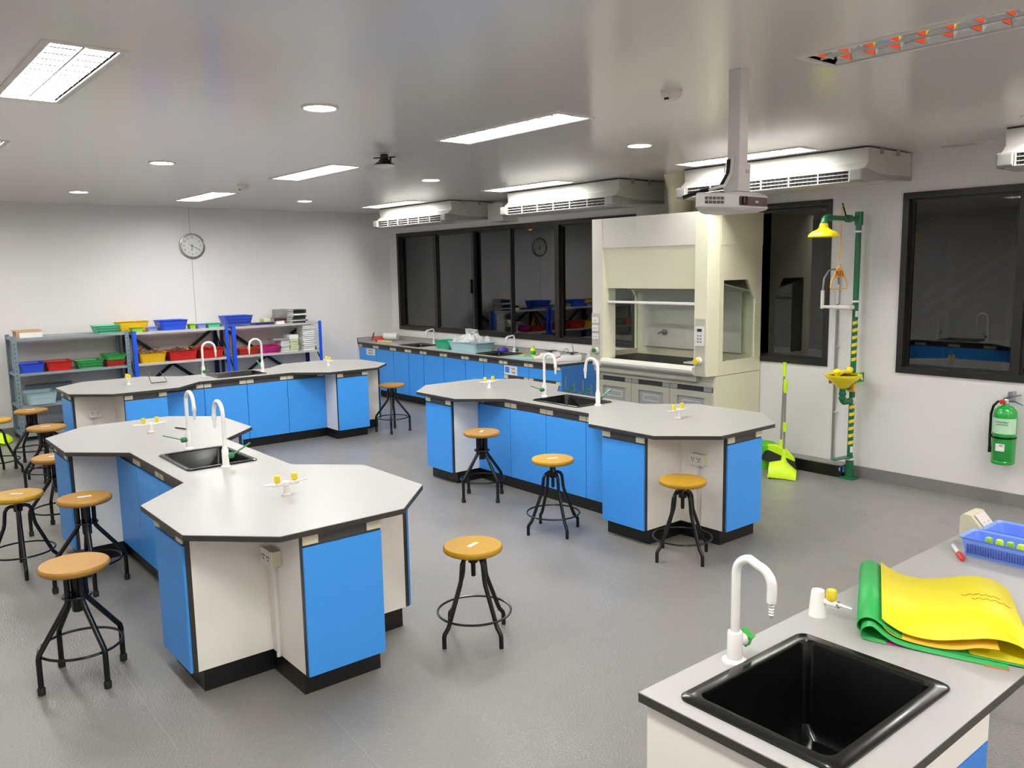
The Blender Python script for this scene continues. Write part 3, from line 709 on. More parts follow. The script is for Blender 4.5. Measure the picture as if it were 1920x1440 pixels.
for k, (xa, xb, ms, lab) in enumerate(units):
    t = thing('base_cabinet', lab, 'cabinet', ((xa+xb)/2, 6.5, 0), 0, 'blue base cabinets along the window wall')
    x_ = xa+0.001
    if k in (1, 3):
        sx = sk[0][0] if k == 1 else sk[1][0]
        obj('carcass', MB().slab([(x_, CY+0.045), (xb-0.001, CY+0.045), (xb-0.001, YW-0.01), (x_, YW-0.01)], [[(max(sx-0.26, x_+0.02), 6.24), (min(sx+0.26, xb-0.02), 6.24), (min(sx+0.26, xb-0.02), 6.66), (max(sx-0.26, x_+0.02), 6.66)]], 0.10, CZ-0.029), M_WHITE, t, world=True)
    else: obj('carcass', MB().box(x_, xb-0.001, CY+0.045, YW-0.01, 0.10, CZ-0.029), M_WHITE, t, world=True)
    obj('plinth', MB().box(x_, xb-0.001 if k < 4 else xb-0.06, CY+0.12, YW-0.02, 0, 0.10), M_PLINTH, t, world=True)
    obj('finger_rail', MB().box(x_, xb-0.001, CY+0.028, CY+0.045, 0.718, CZ-0.029), M_RAIL, t, world=True)
    obj('face_frame', MB().box(x_, xb-0.001, CY+0.0442, CY+0.0449, 0.10, 0.716), M_EDGE, t, world=True)
    es = [xa]+list(ms)+[xb]
    for i in range(len(es)-1):
        if k < 4:
            obj('door', MB().box(es[i]+0.006, es[i+1]-0.006, CY+0.025, CY+0.044, 0.12, 0.716), M_BLUE, t, world=True, bevel=0.0015)
        else:
            dr = obj('drawer', MB().box(es[i]+0.003, es[i+1]-0.003, CY+0.025, CY+0.044, 0.60, 0.716), M_BLUE, t, world=True, bevel=0.0015)
            obj('door', MB().box(es[i]+0.003, es[i+1]-0.003, CY+0.025, CY+0.044, 0.12, 0.55), M_BLUE, t, world=True, bevel=0.0015)
            obj('finger_rail', MB().box(es[i]+0.002, es[i+1]-0.002, CY+0.032, CY+0.045, 0.552, 0.598), M_RAIL, t, world=True)
            for px in (es[i]+0.045, es[i+1]-0.045): obj('label_holder', MB().box(px-0.036, px+0.036, CY+0.018, CY+0.032, 0.556, 0.594), M_HOLD, t, world=True)
        for px in (es[i]+0.042, es[i+1]-0.042): obj('label_holder', MB().box(px-0.036, px+0.036, CY+0.018, CY+0.028, 0.726, 0.765), M_HOLD, t, world=True)
    if k == 4: obj('end_panel', MB().box(xb-0.001, xb+0.012, CY+0.02, YW-0.01, 0.0, CZ-0.029), M_BLUED, t, world=True)
def sign(lab, x0, x1, y, z0, z1, lines, col=M_INK, badge=False):
    t = thing('notice', lab, 'sign', ((x0+x1)/2, y, (z0+z1)/2))
    obj('sheet', MB().box(x0, x1, y-0.0012, y, z0, z1), M_PAPER, t, world=True)
    if badge:
        obj('badge', MB().box(x0+0.02, x0+0.10, y-0.0018, y-0.0012, z0+0.02, z1-0.015), M_BLUED, t, world=True)
    n = len(lines); xc = (x0+x1)/2+(0.055 if badge else 0)
    for i, s_ in enumerate(lines):
        text(s_, 0.026, (xc, y-0.0022, z1-(i+0.7)*(z1-z0)/(n+0.4)), (1,0,0), (0,0,1), col, t)
sign('white printed notice on the first blue door of the wall counter', -11.00, -10.74, CY+0.024, 0.615, 0.712, ['FIRST AID', 'FIRE  EXIT'])
sign('white sign with blue square on the drawer of the wall counter', -7.705, -7.46, CY+0.024, 0.606, 0.712, ['Power', 'Supply'], badge=True)
for (x, y), nm in zip(sk, ('farther', 'nearer')): sink('black sink in the wall counter, the %s of the two' % nm, (x, y, CZ), 0, 0.25, 0.20)
def bent_tap(label, loc, rz, hgt, reach, drop, body_h=0.08, handle=M_GREEN, group=None, nozzle_rings=False, R=0.05):
    t = thing('lab_tap', label, 'tap', loc, rz, group)
    obj('flange', MB().lathe([(0.034, 0), (0.034, 0.006), (0.022, 0.012)], n=24), M_TAPW, t, smooth=True)
    obj('body', MB().lathe([(0.021, 0.008), (0.021, body_h-0.004), (0.019, body_h), (0.012, body_h+0.001)], n=24), M_TAPW, t, smooth=True)
    pts = [(0,0,body_h-0.01), (0,0,hgt-R)] + arc((R,0,hgt-R), R, PI, PI/2+0.15, 6, (1,0,0), (0,0,1)) + arc((reach-R,0,hgt-R-0.012), R, PI/2-0.15, 0, 6, (1,0,0), (0,0,1)) + [(reach,0,hgt-drop)]
    obj('spout', MB().tube(pts, [0.0125]*(len(pts)-4)+[0.0135]*4, 14), M_TAPW, t, smooth=True)
    zt = hgt-drop
    pr = [(0.0125, zt+0.002), (0.013, zt-0.004)]
    for i in range(5): pr += [(0.0085-i*0.0004, zt-0.005-i*0.008), (0.0065-i*0.0004, zt-0.011-i*0.008)]
    pr.append((0.001, zt-0.046))
    obj('nozzle', MB().lathe(pr, (reach,0,0), 14), M_TAPW, t, smooth=True)
    obj('valve', MB().lathe([(0.012, 0.015), (0.017, 0.03), (0.018, 0.038), (0.012, 0.042)], (0,0,body_h*0.62), 18, 'y'), M_TAPW, t, smooth=True)
    star = []
    for i in range(8):
        rr = 0.026 if i % 2 == 0 else 0.015; a = 2*PI*i/8+0.3; star.append((rr*math.cos(a), rr*math.sin(a)+body_h*0.62))
    obj('handle', MB().prism(star, 0.040, 0.066, 'y'), handle, t, bevel=0.002)
    return t
bent_tap('white tap over the farther sink of the wall counter', (-9.93, 6.70, CZ), -PI/2, 0.215, 0.13, 0.075, 0.05, M_GREEN, 'taps of the wall counter', R=0.03)
bent_tap('white tap over the nearer sink of the wall counter', (-8.12, 6.70, CZ), -PI/2, 0.215, 0.13, 0.075, 0.05, M_GREEN, 'taps of the wall counter', R=0.03)

def tub(label, cat, x, y, z, lx, ly, h, m, rz=0, name='basin', slots=False, fine=False, rim=0.012, taper=0.86, group=None, fill=None, fillh=0.8):
    t = thing(name, label, cat, (x, y, z), rz, group)
    b = MB()
    def Lp(k, zz, ins=0): return [(a*1.0, c*1.0, zz) for a, c in rrect(-lx/2*k+ins, lx/2*k-ins, -ly/2*k+ins, ly/2*k-ins, min(lx, ly)*0.12, 3)]
    th = 0.004
    loft(b, [Lp(taper, 0), Lp((taper+1)/2-0.01, h*0.45), Lp((taper+1)/2+0.005, h*0.5), Lp(1, h-0.008), Lp(1, h, -rim), Lp(1, h-0.003, -rim*0.2), Lp(1, h-0.006, th), Lp(taper, th, th)], True, True)
    obj('shell', b, m, t, smooth=False)
    if slots:
        s_ = MB(); n = max(4, int(lx/(0.010 if fine else 0.018)))
        for r_ in ((0.42,) if fine else (0.28, 0.62)):
            for i in range(n):
                px = (-0.5+(i+0.5)/n)*lx*(taper+(1-taper)*r_)*0.92
                kk = taper+(1-taper)*r_
                hw_, hh_ = (0.0018, h*0.26) if fine else (0.0035, h*0.10); e_ = 0.004 if fine else 0.0025
                s_.box(px-hw_, px+hw_, -ly/2*kk-e_, -ly/2*kk+0.002, h*r_-hh_, h*r_+hh_)
                s_.box(px-hw_, px+hw_, ly/2*kk-0.002, ly/2*kk+e_, h*r_-hh_, h*r_+hh_)
        o = obj('slots', s_, P_SLOT if fine else M_DARK, t); o['kind'] = 'stuff'
    if fill:
        f = MB(); rnd = random.Random(int(x*100+y*10))
        for i in range(26):
            a = rnd.uniform(-0.38, 0.38)*lx; c = rnd.uniform(-0.36, 0.36)*ly; zz = h*rnd.uniform(0.55, fillh)
            d = Vector((rnd.uniform(-1,1), rnd.uniform(-1,1), rnd.uniform(-0.3,0.6))).normalized()*rnd.uniform(0.03, 0.06)
            f.bar((a-d.x, c-d.y, zz-d.z), (a+d.x, c+d.y, zz+d.z), rnd.uniform(0.01, 0.03), 0.008)
        o = obj('contents', f, fill, t); o['kind'] = 'stuff'
    return t
# on the wall counter
tub('teal green basin beside the pale blue tub on the wall counter', 'basin', -9.22, 6.46, CZ, 0.34, 0.26, 0.11, P_TEAL)
tub('pale blue tub heaped with clear plastic bags on the wall counter', 'basin', -8.68, 6.44, CZ, 0.60, 0.34, 0.12, P_PALE, rim=0.018)
b = MB(); rnd = random.Random(5)
for i in range(16):
    c = Vector((rnd.uniform(-0.22, 0.2), rnd.uniform(-0.12, 0.12), 0.13+rnd.uniform(0, 0.08))); r_ = rnd.uniform(0.05, 0.09)
    vs = [c+Vector((math.cos(a)*math.cos(e), math.sin(a)*math.cos(e), math.sin(e)))*r_*rnd.uniform(0.6, 1.25) for e in (-0.9, 0, 0.9) for a in [k*PI/3 for k in range(6)]]
    vs.append(c+Vector((0,0,r_*1.2)))
    b.add(vs, [(k, (k+1) % 6, 6+(k+1) % 6, 6+k) for k in range(6)]+[(6+k, 6+(k+1) % 6, 12+(k+1) % 6, 12+k) for k in range(6)]+[(12+k, 12+(k+1) % 6, 18) for k in range(6)])
o = obj('plastic_bags', b, M_CLEAR); o.location = (-8.66, 6.45, CZ-0.015); o.scale = (0.95, 0.85, 0.85); tag(o, 'heap of crumpled clear and white plastic bags in the pale blue tub', 'bags'); o['kind'] = 'stuff'
o = obj('plastic_bag', MB().add([(-.09,0,0),(.09,.02,0),(.11,.0,.11),(.03,-.03,.14),(-.1,-.01,.13),(-.07,.06,.03),(.08,.08,.02),(.09,.06,.12),(-.08,.05,.12)], [(0,1,2,3,4),(5,6,7,8),(0,5,8,4),(1,6,7,2),(4,3,2,7,8)]), M_CLEAR); o.location = (-8.78, 6.5, CZ+0.15)
tag(o, 'clear plastic bag standing up out of the pale blue tub', 'bag')
o = obj('purple_cloth', MB().lathe([(0.07, 0), (0.075, 0.02), (0.06, 0.045), (0.03, 0.06), (0.001, 0.062)], n=14), P_PURP, smooth=True); o.location = (-8.30, 6.66, CZ); tag(o, 'small purple rounded bundle behind the pale blue tub', 'cloth')
def scale(lab, x, y, rz):
    t = thing('balance', lab, 'scale', (x, y, CZ), rz, 'electronic balances on the counter')
    obj('housing', MB().prism([(-0.15, 0.0), (-0.16, 0.02), (-0.06, 0.058), (0.15, 0.072), (0.155, 0.02), (0.145, 0.0)], -0.10, 0.10, 'y'), M_TAPW, t, bevel=0.008)
    obj('display', MB().prism([(-0.128, 0.036), (-0.133, 0.030), (-0.083, 0.049), (-0.086, 0.055)], -0.05, 0.02, 'y'), M_RED, t)
    obj('pan', MB().lathe([(0.02, 0.07), (0.02, 0.084), (0.07, 0.086), (0.072, 0.092), (0.001, 0.092)], (0.05,0,0), 24), M_PROJD, t, smooth=True)
    obj('front_foot', MB().box(-0.13, 0.14, -0.095, 0.095, -0.0, 0.006), M_BLK, t)
scale('white electronic balance on the wall counter, left of the pair', -7.28, 6.50, 0.9)
scale('white electronic balance on the wall counter, right of the pair', -6.92, 6.50, 0.9)
t = thing('wire_stand', 'thin wire probes standing behind the right balance', 'stand', (-6.92, 6.62, CZ))
obj('probe', MB().tube([(0,0,0.0),(-0.03,0,0.10),(-0.05,0.0,0.17)], 0.003, 6), M_BLK, t); obj('cable', MB().tube(arc((-0.18,0.02,0.07), 0.045, 0, 5.6, 16, (1,0,0), (0,0.3,0.95)), 0.0025, 5), M_BLK, t)
t = thing('spray_bottle', 'small lime and yellow bottle beside the balances on the wall counter', 'bottle', (-7.62, 6.58, CZ))
obj('body', MB().lathe([(0.03, 0), (0.032, 0.01), (0.032, 0.08), (0.02, 0.095)], n=18), M_LIME, t, smooth=True)
obj('label_band', MB().lathe([(0.0325, 0.015), (0.0325, 0.06)], n=18, caps=False), M_GREENB, t, smooth=True)
obj('cap', MB().lathe([(0.02, 0.095), (0.022, 0.10), (0.018, 0.12), (0.001, 0.122)], n=18), M_YELK, t, smooth=True)
o = obj('blue_sheet', MB().box(-0.17, 0.17, -0.09, 0.09, 0, 0.002), mat('sheet_cyan', '7fd0d4', 0.4)); o.location = (-7.55, 6.36, CZ); o.rotation_euler = (0,0,0.25); tag(o, 'pale cyan plastic sheet lying in front of the lime bottle', 'sheet')
o = obj('yellow_sponge', MB().box(-0.045, 0.045, -0.03, 0.03, 0, 0.012), M_YELK, bevel=0.003); o.location = (-7.74, 6.52, CZ); tag(o, 'flat yellow sponge by the nearer counter sink', 'sponge')
t = thing('socket_block', 'white plug block at the right end of the wall counter', 'socket', (-6.74, 6.70, CZ))
obj('body', MB().prism([(-0.05, 0), (0.045, 0), (0.03, 0.09), (0.0, 0.11), (-0.02, 0.07)], -0.05, 0.05, 'y'), M_FRAMEW, t, bevel=0.004)
obj('rocker', MB().box(-0.052, -0.046, -0.03, 0.03, 0.01, 0.05), M_ACG, t)
# clutter at the corner
t = thing('tissue_roll', 'white paper roll lying in the far corner of the wall counter', 'roll', (-10.98, 6.62, CZ+0.06), 0.6)
obj('roll', MB().lathe([(0.02, -0.11), (0.055, -0.11), (0.055, 0.11), (0.02, 0.11)], n=20, axis='x'), M_PAPER, t, smooth=True); obj('core', MB().lathe([(0.019, -0.112), (0.019, 0.112)], n=14, axis='x'), M_CARD, t, smooth=True)
o = obj('red_bag', MB().lathe([(0.09, 0), (0.10, 0.02), (0.07, 0.05), (0.03, 0.075), (0.001, 0.07)], n=9), P_RED); o.location = (-10.98, 6.42, CZ); o.scale = (1, 0.7, 1); tag(o, 'crumpled red packet in front of the paper roll', 'packet')
t = thing('tool_clamp', 'small red and black clamp tool standing left of the red packet', 'tool', (-11.08, 6.36, CZ))
obj('grip', MB().tube([(-0.03,0,0.01), (0.0,0,0.06), (0.03,0,0.11)], 0.010, 8), P_RED, t, smooth=True); obj('jaw', MB().tube([(0.0,0,0.05), (0.012,0,0.1), (0.05,0,0.13)], 0.008, 8), M_BLK, t, smooth=True)
tag(obj('wooden_block', MB().box(-10.88, -10.62, 6.32, 6.42, CZ, CZ+0.028), mat('pale_wood', 'd9c58a', 0.6, kind='wood'), bevel=0.003), 'pale wooden strip lying before the farther counter sink', 'block')
# clamps standing on the floor behind the right-hand island: a bench rack
t = thing('clamp_rack', 'rack of metal clamp rods standing behind the right-hand island sink', 'rack', (-5.74, 5.55, 0))
obj('stand', MB().box(-0.24, 0.24, -0.1, 0.1, 0, 0.56), M_BLK, t)
for i, (x, h_) in enumerate([(-0.2, 0.74), (-0.08, 0.70), (0.04, 0.72), (0.15, 0.69), (0.22, 0.73)]):
    obj('rod', MB().tube([(x, 0, 0.5), (x, 0, h_+0.04), (x+0.015, 0, h_+0.05)], 0.006, 8), M_ALU, t, smooth=True)
for i in range(7):
    x = -0.21+i*0.068; obj('clamp', MB().bar((x-0.03, -0.02, 0.60+0.02*(i % 3)), (x+0.03, 0.02, 0.66+0.02*((i+1) % 3)), 0.026, 0.022), M_GREEN if i % 3 == 1 else M_ALU, t)

# ------------------------------------------------------------ fume hood
hx0, hx1, hy0, hy1 = -6.07, -4.57, 6.02, 6.79
t = thing('fume_hood', 'cream walk-up fume hood with raised sash and side windows against the window wall', 'fume hood', (-5.32, 6.4, 0.86))
Z0, Z1 = 0.86, 2.325
def hp(name, mb, m, **k): return obj(name, mb, m, t, world=True, **k)
hp('top_fascia', MB().box(-5.90, -4.745, hy0+0.004, hy0+0.03, 2.035, Z1), M_HOODW, bevel=0.002)
hp('roof', MB().box(hx0+0.02, hx1-0.005, hy0+0.03, hy1, Z1-0.03, Z1-0.002), M_HOOD)
hp('front_post', MB().prism([(-4.745, hy0), (-4.605, hy0), (-4.60, hy0+0.005), (-4.572, 6.15), (-4.60, 6.15), (-4.745, 6.13)], Z0, Z1), M_HOOD, bevel=0.004)
hp('front_post', MB().prism([(-5.895, hy0), (-6.035, hy0), (-6.04, hy0+0.005), (-6.068, 6.15), (-6.04, 6.15), (-5.895, 6.13)], Z0, Z1), M_HOODW, bevel=0.004)
hp('post_liner', MB().prism([(-5.895, hy0+0.002), (-5.85, 6.10), (-5.83, 6.14), (-5.895, 6.14)], Z0+0.08, 2.035), M_HOOD)
win = [(6.21, 0.985), (6.69, 0.985), (6.69, 1.535), (6.565, 1.717), (6.21, 1.717)]
side = [(6.15, Z0), (hy1, Z0), (hy1, Z1), (6.15, Z1)]
for xa, xb in ((hx1-0.03, hx1), (hx0, hx0+0.03)):
    hp('side_panel', MB().slab(side, [win], xa, xb, 'x'), M_HOOD)
    hp('side_window', MB().prism(win, (xa+xb)/2-0.002, (xa+xb)/2+0.002, 'x'), M_GCLEAR)
hp('upper_side_band', MB().box(hx1, hx1+0.004, 6.16, hy1, 2.03, Z1), M_HOOD)
hp('back_panel', MB().box(hx0+0.03, hx1-0.03, 6.70, 6.715, 0.93, Z1-0.03), M_HOOD)
hp('baffle', MB().box(-5.93, -4.70, 6.66, 6.672, 1.02, 1.60), M_HOODW)
hp('inner_top', MB().prism([(6.10, 1.70), (6.66, 1.60), (6.66, 1.615), (6.10, 1.715)], hx0+0.03, hx1-0.03, 'x'), M_HOODG)
hp('hood_worktop', MB().box(hx0+0.03, hx1-0.03, 6.10, 6.70, 0.90, 0.93), M_DARK)
hp('sash_panel', MB().prism([(hy0+0.012, 2.035), (hy0+0.030, 2.035), (6.085, 1.642), (6.065, 1.642)], -5.895, -4.745, 'x'), M_HOOD, bevel=0.002)
hp('sash_glass', MB().prism([(6.070, 1.642), (6.075, 1.642), (6.085, 1.52), (6.080, 1.52)], -5.86, -4.745, 'x'), M_GCLEAR)
hp('sash_handle', MB().box(-5.86, -4.745, 6.055, 6.09, 1.495, 1.520), M_TAPW, bevel=0.006)
sl = [(5.99, 0.885), (5.985, 0.91), (5.995, 0.935), (6.03, 0.945), (6.12, 0.935), (6.12, 0.865), (6.02, 0.862)]
hp('sill_airfoil', MB().prism(sl, -5.90, -4.74, 'x'), M_HOODW, bevel=0.004)
hp('front_skirt', MB().box(hx0+0.02, -4.745, 6.06, 6.12, 0.80, 0.865), M_HOODG)
for s_, xc, z0_, z1_ in ((-1, -5.985, 0.92, 1.39), (1, -4.675, 0.87, 1.38)):
    hp('control_plate', MB().box(xc-0.055, xc+0.055, hy0-0.004, hy0, z0_, z1_), M_HOODG)
for z in (1.32, 1.24, 1.155):
    hp('socket_plate', MB().box(-6.03, -5.945, hy0-0.012, hy0-0.004, z-0.03, z+0.03), M_FRAMEW, bevel=0.002)
    for dx in ((0,) if z == 1.32 else (-0.018, 0.018)): hp('socket_hole', MB().box(-5.988+dx-0.006, -5.988+dx+0.006, hy0-0.0135, hy0-0.012, z-0.008, z+0.008), M_ACG)
hp('valve_seat', MB().lathe([(0.032, -0.004), (0.03, -0.02), (0.001, -0.022)], (-5.975, hy0, 1.015), 20, 'y'), M_TAPW, smooth=True)
hp('valve_knob', MB().lathe([(0.022, -0.022), (0.024, -0.045), (0.001, -0.047)], (-5.985, hy0, 1.015), 8, 'y'), M_GREEN)
hp('display_plate', MB().box(-4.725, -4.625, hy0-0.012, hy0-0.004, 1.135, 1.31), M_FRAMEW, bevel=0.002)
hp('display_screen', MB().box(-4.70, -4.65, hy0-0.0135, hy0-0.012, 1.265, 1.29), M_PROJD)
for i in range(3):
    for j in range(2): hp('key', MB().box(-4.70+j*0.03, -4.682+j*0.03, hy0-0.0135, hy0-0.012, 1.165+i*0.027, 1.18+i*0.027), M_PIPEG)
hp('valve_seat', MB().lathe([(0.036, -0.004), (0.034, -0.02), (0.001, -0.022)], (-4.685, hy0, 1.0), 20, 'y'), M_TAPW, smooth=True)
hp('valve_knob', MB().lathe([(0.026, -0.022), (0.028, -0.05), (0.001, -0.052)], (-4.69, hy0, 1.0), 8, 'y'), M_YELK)
tt = thing('hood_spout', 'grey wall spout on the back of the fume hood interior', 'tap', (-5.62, 6.65, 1.18))
obj('flange', MB().lathe([(0.03, 0), (0.03, -0.012), (0.012, -0.014)], n=18, axis='y'), M_PIPEG, tt, smooth=True); obj('spout', MB().tube([(0,0,0), (0,-0.06,0.0), (-0.01,-0.09,-0.012)], [0.014, 0.014, 0.009], 10), M_PIPEG, tt, smooth=True)
tt = thing('hood_spout', 'grey wall spout seen through the right side window of the fume hood', 'tap', (-4.98, 6.65, 1.16))
obj('flange', MB().lathe([(0.03, 0), (0.03, -0.012), (0.012, -0.014)], n=18, axis='y'), M_PIPEG, tt, smooth=True); obj('spout', MB().tube([(0,0,0), (0,-0.06,0.0), (-0.01,-0.09,-0.012)], [0.014, 0.014, 0.009], 10), M_PIPEG, tt, smooth=True)
o = obj('tray', MB().box(-5.05, -4.78, 6.25, 6.45, 0.93, 0.945), M_PAPER, bevel=0.003); tag(o, 'pale tray with orange cloth lying inside the fume hood', 'tray')
o = obj('orange_cloth', MB().lathe([(0.07, 0), (0.07, 0.01), (0.05, 0.025), (0.001, 0.03)], n=9), P_YEL); o.location = (-4.93, 6.35, 0.945); tag(o, 'folded yellow-orange cloth inside the fume hood', 'cloth')
# base cabinet
t = thing('base_cabinet', 'grey-beige base cabinet with recessed doors under the fume hood', 'cabinet', (-5.32, 6.45, 0))
def hb(name, mb, m, **k): return obj(name, mb, m, t, world=True, **k)
hb('carcass', MB().box(hx0, hx1, 6.125, hy1, 0.06, 0.855), M_HOOD)
hb('plinth', MB().box(hx0+0.02, hx1-0.02, 6.16, hy1, 0, 0.06), M_PLINTH)
hb('top_rail', MB().box(hx0, -4.60, 6.10, 6.125, 0.755, 0.80), M_HOODG)
hb('finger_rail', MB().box(hx0+0.01, -4.605, 6.112, 6.125, 0.705, 0.755), M_EDGE)
es = [-6.06, -5.575, -5.09, -4.605]
for i in range(3):
    a, b_ = es[i]+0.003, es[i+1]-0.003; c0, c1, d0_, d1 = a+0.09, b_-0.075, 0.30, 0.65
    dr = hb('door', MB().slab([(a, 0.10), (b_, 0.10), (b_, 0.705), (a, 0.705)], [[(c0, d0_), (c1, d0_), (c1, d1), (c0, d1)]], 6.10, 6.122, 'y'), M_HOODG)
    obj('recess_panel', MB().box(c0, c1, 6.116, 6.12, d0_, d1), M_HGREY, dr, world=True)
    lb = [(c0+0.05, 0.55), (c1-0.06, 0.55), (c1-0.06, 0.61), (c0+0.05, 0.61)]; ib = [(c0+0.055, 0.555), (c1-0.065, 0.555), (c1-0.065, 0.605), (c0+0.055, 0.605)]
    obj('vent_frame', MB().slab(lb, [ib], 6.112, 6.116, 'y'), M_FRAMEW, dr, world=True)
    for px in (es[i]+0.046, es[i+1]-0.046): hb('label_holder', MB().box(px-0.043, px+0.043, 6.104, 6.112, 0.710, 0.752), M_ACG)

# ------------------------------------------------------------ emergency shower
t = thing('emergency_shower', 'green emergency shower pole with yellow head and eyewash bowl', 'shower', (-3.59, 6.70, 0))
X, Y = 0.0, 0.0
obj('base_flange', MB().lathe([(0.085, 0), (0.085, 0.012), (0.045, 0.018)], n=4).xf(Matrix.Rotation(PI/4, 4, 'Z')), M_SHG, t)
obj('pole', MB().lathe([(0.034, 0.012), (0.034, 0.16), (0.024, 0.165), (0.024, 2.26), (0.001, 2.262)], n=18), M_SHG, t, smooth=True)
for z in (0.165, 1.52, 2.10): obj('joint_ring', MB().lathe([(0.032, z), (0.034, z+0.005), (0.034, z+0.012), (0.032, z+0.016)], n=18), M_TAPW, t, smooth=True)
obj('top_tee', MB().lathe([(0.032, 2.16), (0.034, 2.17), (0.034, 2.25), (0.032, 2.27), (0.001, 2.272)], n=18), M_SHG, t, smooth=True)
obj('arm', MB().tube([(0, 0, 2.21), (0, -0.47, 2.21)], 0.02, 14), M_SHG, t, smooth=True)
obj('elbow', MB().tube([(0,-0.44,2.21), (0,-0.50,2.21), (0,-0.53,2.195), (0,-0.54,2.16)], 0.028, 14), M_SHG, t, smooth=True)
obj('shower_head', MB().lathe([(0.03, 2.165), (0.036, 2.13), (0.055, 2.115), (0.09, 2.10), (0.112, 2.08), (0.118, 2.062), (0.112, 2.056), (0.001, 2.058)], (0, -0.54, 0), 32), M_SHY, t, smooth=True)
obj('valve_lever', MB().bar((0, -0.20, 2.215), (0, -0.27, 2.33), 0.012, 0.006), M_PLINTH, t)
obj('ball_valve', MB().lathe([(0.03, -0.03), (0.032, 0.03)], (0, -0.17, 2.21), 14, 'y'), M_SHG, t, smooth=True)
obj('pull_rod', MB().tube([(0, -0.272, 2.32), (0, -0.275, 1.98), (0, -0.28, 1.86)], 0.0045, 8), M_PULL, t, smooth=True)
# triangle with the word PULL: plane normal +x, seen from the room
tri = [(-0.28, 1.85), (-0.165, 1.70), (-0.150, 1.66), (-0.165, 1.64), (-0.40, 1.64), (-0.415, 1.66), (-0.40, 1.70)]
obj('pull_triangle', MB().tube([(0, y, z) for y, z in tri], 0.005, 8, True), M_PULL, t, smooth=True)
obj('pull_plate', MB().prism([(-0.245, 1.81), (-0.315, 1.81), (-0.365, 1.735), (-0.195, 1.735)], -0.002, 0.002, 'x'), M_PULL, t)
text('PULL', 0.058, (-3.59+0.004, 6.70-0.28, 1.766), (0,1,0), (0,0,1), M_RED, t)
# hazard tape bands
for z0_, n in ((1.02, 6), (0.30, 7)):
    for i in range(n):
        z = z0_+i*0.062
        m = MB(); seg = 9
        vs = []
        for k in range(seg+1):
            a = -1.9+k*2.6/seg; dz = 0.012*k/seg*1.5
            vs += [(0.0248*math.cos(a), 0.0248*math.sin(a), z+dz), (0.0248*math.cos(a), 0.0248*math.sin(a), z+0.028+dz)]
        m.add(vs, [(2*k, 2*k+2, 2*k+3, 2*k+1) for k in range(seg)]); obj('hazard_stripe', m, M_YELK, t)
for z in (1.40, 0.66, 0.235): obj('small_label', MB().box(0.012, 0.027, -0.022, -0.004, z, z+0.05), M_TAPW, t)
# eyewash
obj('eyewash_bowl', MB().lathe([(0.02, 0.80), (0.05, 0.815), (0.075, 0.85), (0.125, 0.885), (0.150, 0.915), (0.150, 0.925), (0.142, 0.925), (0.11, 0.89), (0.05, 0.862), (0.001, 0.858)], (0, -0.16, 0), 32), M_SHY, t, smooth=True)
obj('bowl_strainer', MB().lathe([(0.115, 0.905), (0.12, 0.912), (0.05, 0.92), (0.001, 0.922)], (0, -0.16, 0), 20), M_BRIS, t, smooth=True)
for s_ in (-1, 1):
    e = obj('eyewash_nozzle', MB().lathe([(0.022, 0.0), (0.03, 0.02), (0.03, 0.045), (0.02, 0.055), (0.001, 0.057)], n=18).xf(Matrix.Translation((0, -0.16+s_*0.085, 0.925)) @ Matrix.Rotation(-s_*0.5, 4, 'X')), M_SHY, t, smooth=True)
obj('spray_bar', MB().tube([(0.0, -0.25, 0.93), (0, -0.16, 0.945), (0, -0.07, 0.93)], 0.018, 10), M_SHY, t, smooth=True)
obj('bowl_pipe', MB().tube([(0,-0.16,0.81), (0,-0.16,0.72), (0,-0.155,0.70), (0,-0.13,0.685), (0,0,0.685)], 0.026, 14), M_SHG, t, smooth=True)
for z in (0.75, 0.71): obj('pipe_collar', MB().lathe([(0.03, z), (0.032, z+0.01), (0.03, z+0.02)], (0,-0.16,0), 16), M_SHG, t, smooth=True)
obj('side_branch', MB().tube([(0,0,0.80), (0,-0.05,0.80), (0,-0.10,0.805)], 0.018, 10), M_SHG, t, smooth=True)
obj('push_valve', MB().box(-0.02, 0.04, -0.055, -0.015, 0.765, 0.835), M_PULL, t, bevel=0.006)
pl = obj('push_flag', MB().box(0.05, 0.056, -0.045, 0.085, 0.840, 0.930), M_LIMEG, t)
obj('flag_face', MB().box(0.0565, 0.0575, -0.036, 0.076, 0.849, 0.921), M_SHG, pl, label='dark green face of the push plate')
obj('flag_mark', MB().prism([(-0.026, 0.895), (0.005, 0.912), (0.048, 0.895), (0.062, 0.858), (0.035, 0.866), (0.018, 0.885), (-0.01, 0.878)], 0.0576, 0.0584, 'x'), M_TAPW, pl)
obj('flag_arm', MB().bar((0.02, -0.03, 0.83), (0.053, 0.02, 0.87), 0.012), M_SHY, t)
obj('foot_pedal', MB().prism([(-0.30, -0.05), (-0.28, 0.02), (0.02, 0.05), (0.06, 0.0), (0.0, -0.05)], 0.26, 0.272, 'z').xf(Matrix.Rotation(PI/2-0.25, 4, 'Z') @ Matrix.Scale(0.72, 4)), M_SHG, t)
obj('drain_cap', MB().lathe([(0.03, 0), (0.032, 0.03), (0.02, 0.05), (0.001, 0.052)], (0,0,0), 16, 'x').xf(Matrix.Translation((-0.05, -0.02, 0.075)) @ Matrix.Rotation(PI*0.85, 4, 'Z')), P_BASK, t, smooth=True)
obj('supply_pipe', MB().tube([(0,-0.0,1.48), (0,-0.05,1.48)], 0.028, 14), M_SHG, t, smooth=True)
t2 = thing('supply_pipe', 'wrapped white water pipe joining the shower pole to the wall pipe', 'pipe', (-3.59, 6.64, 1.48))
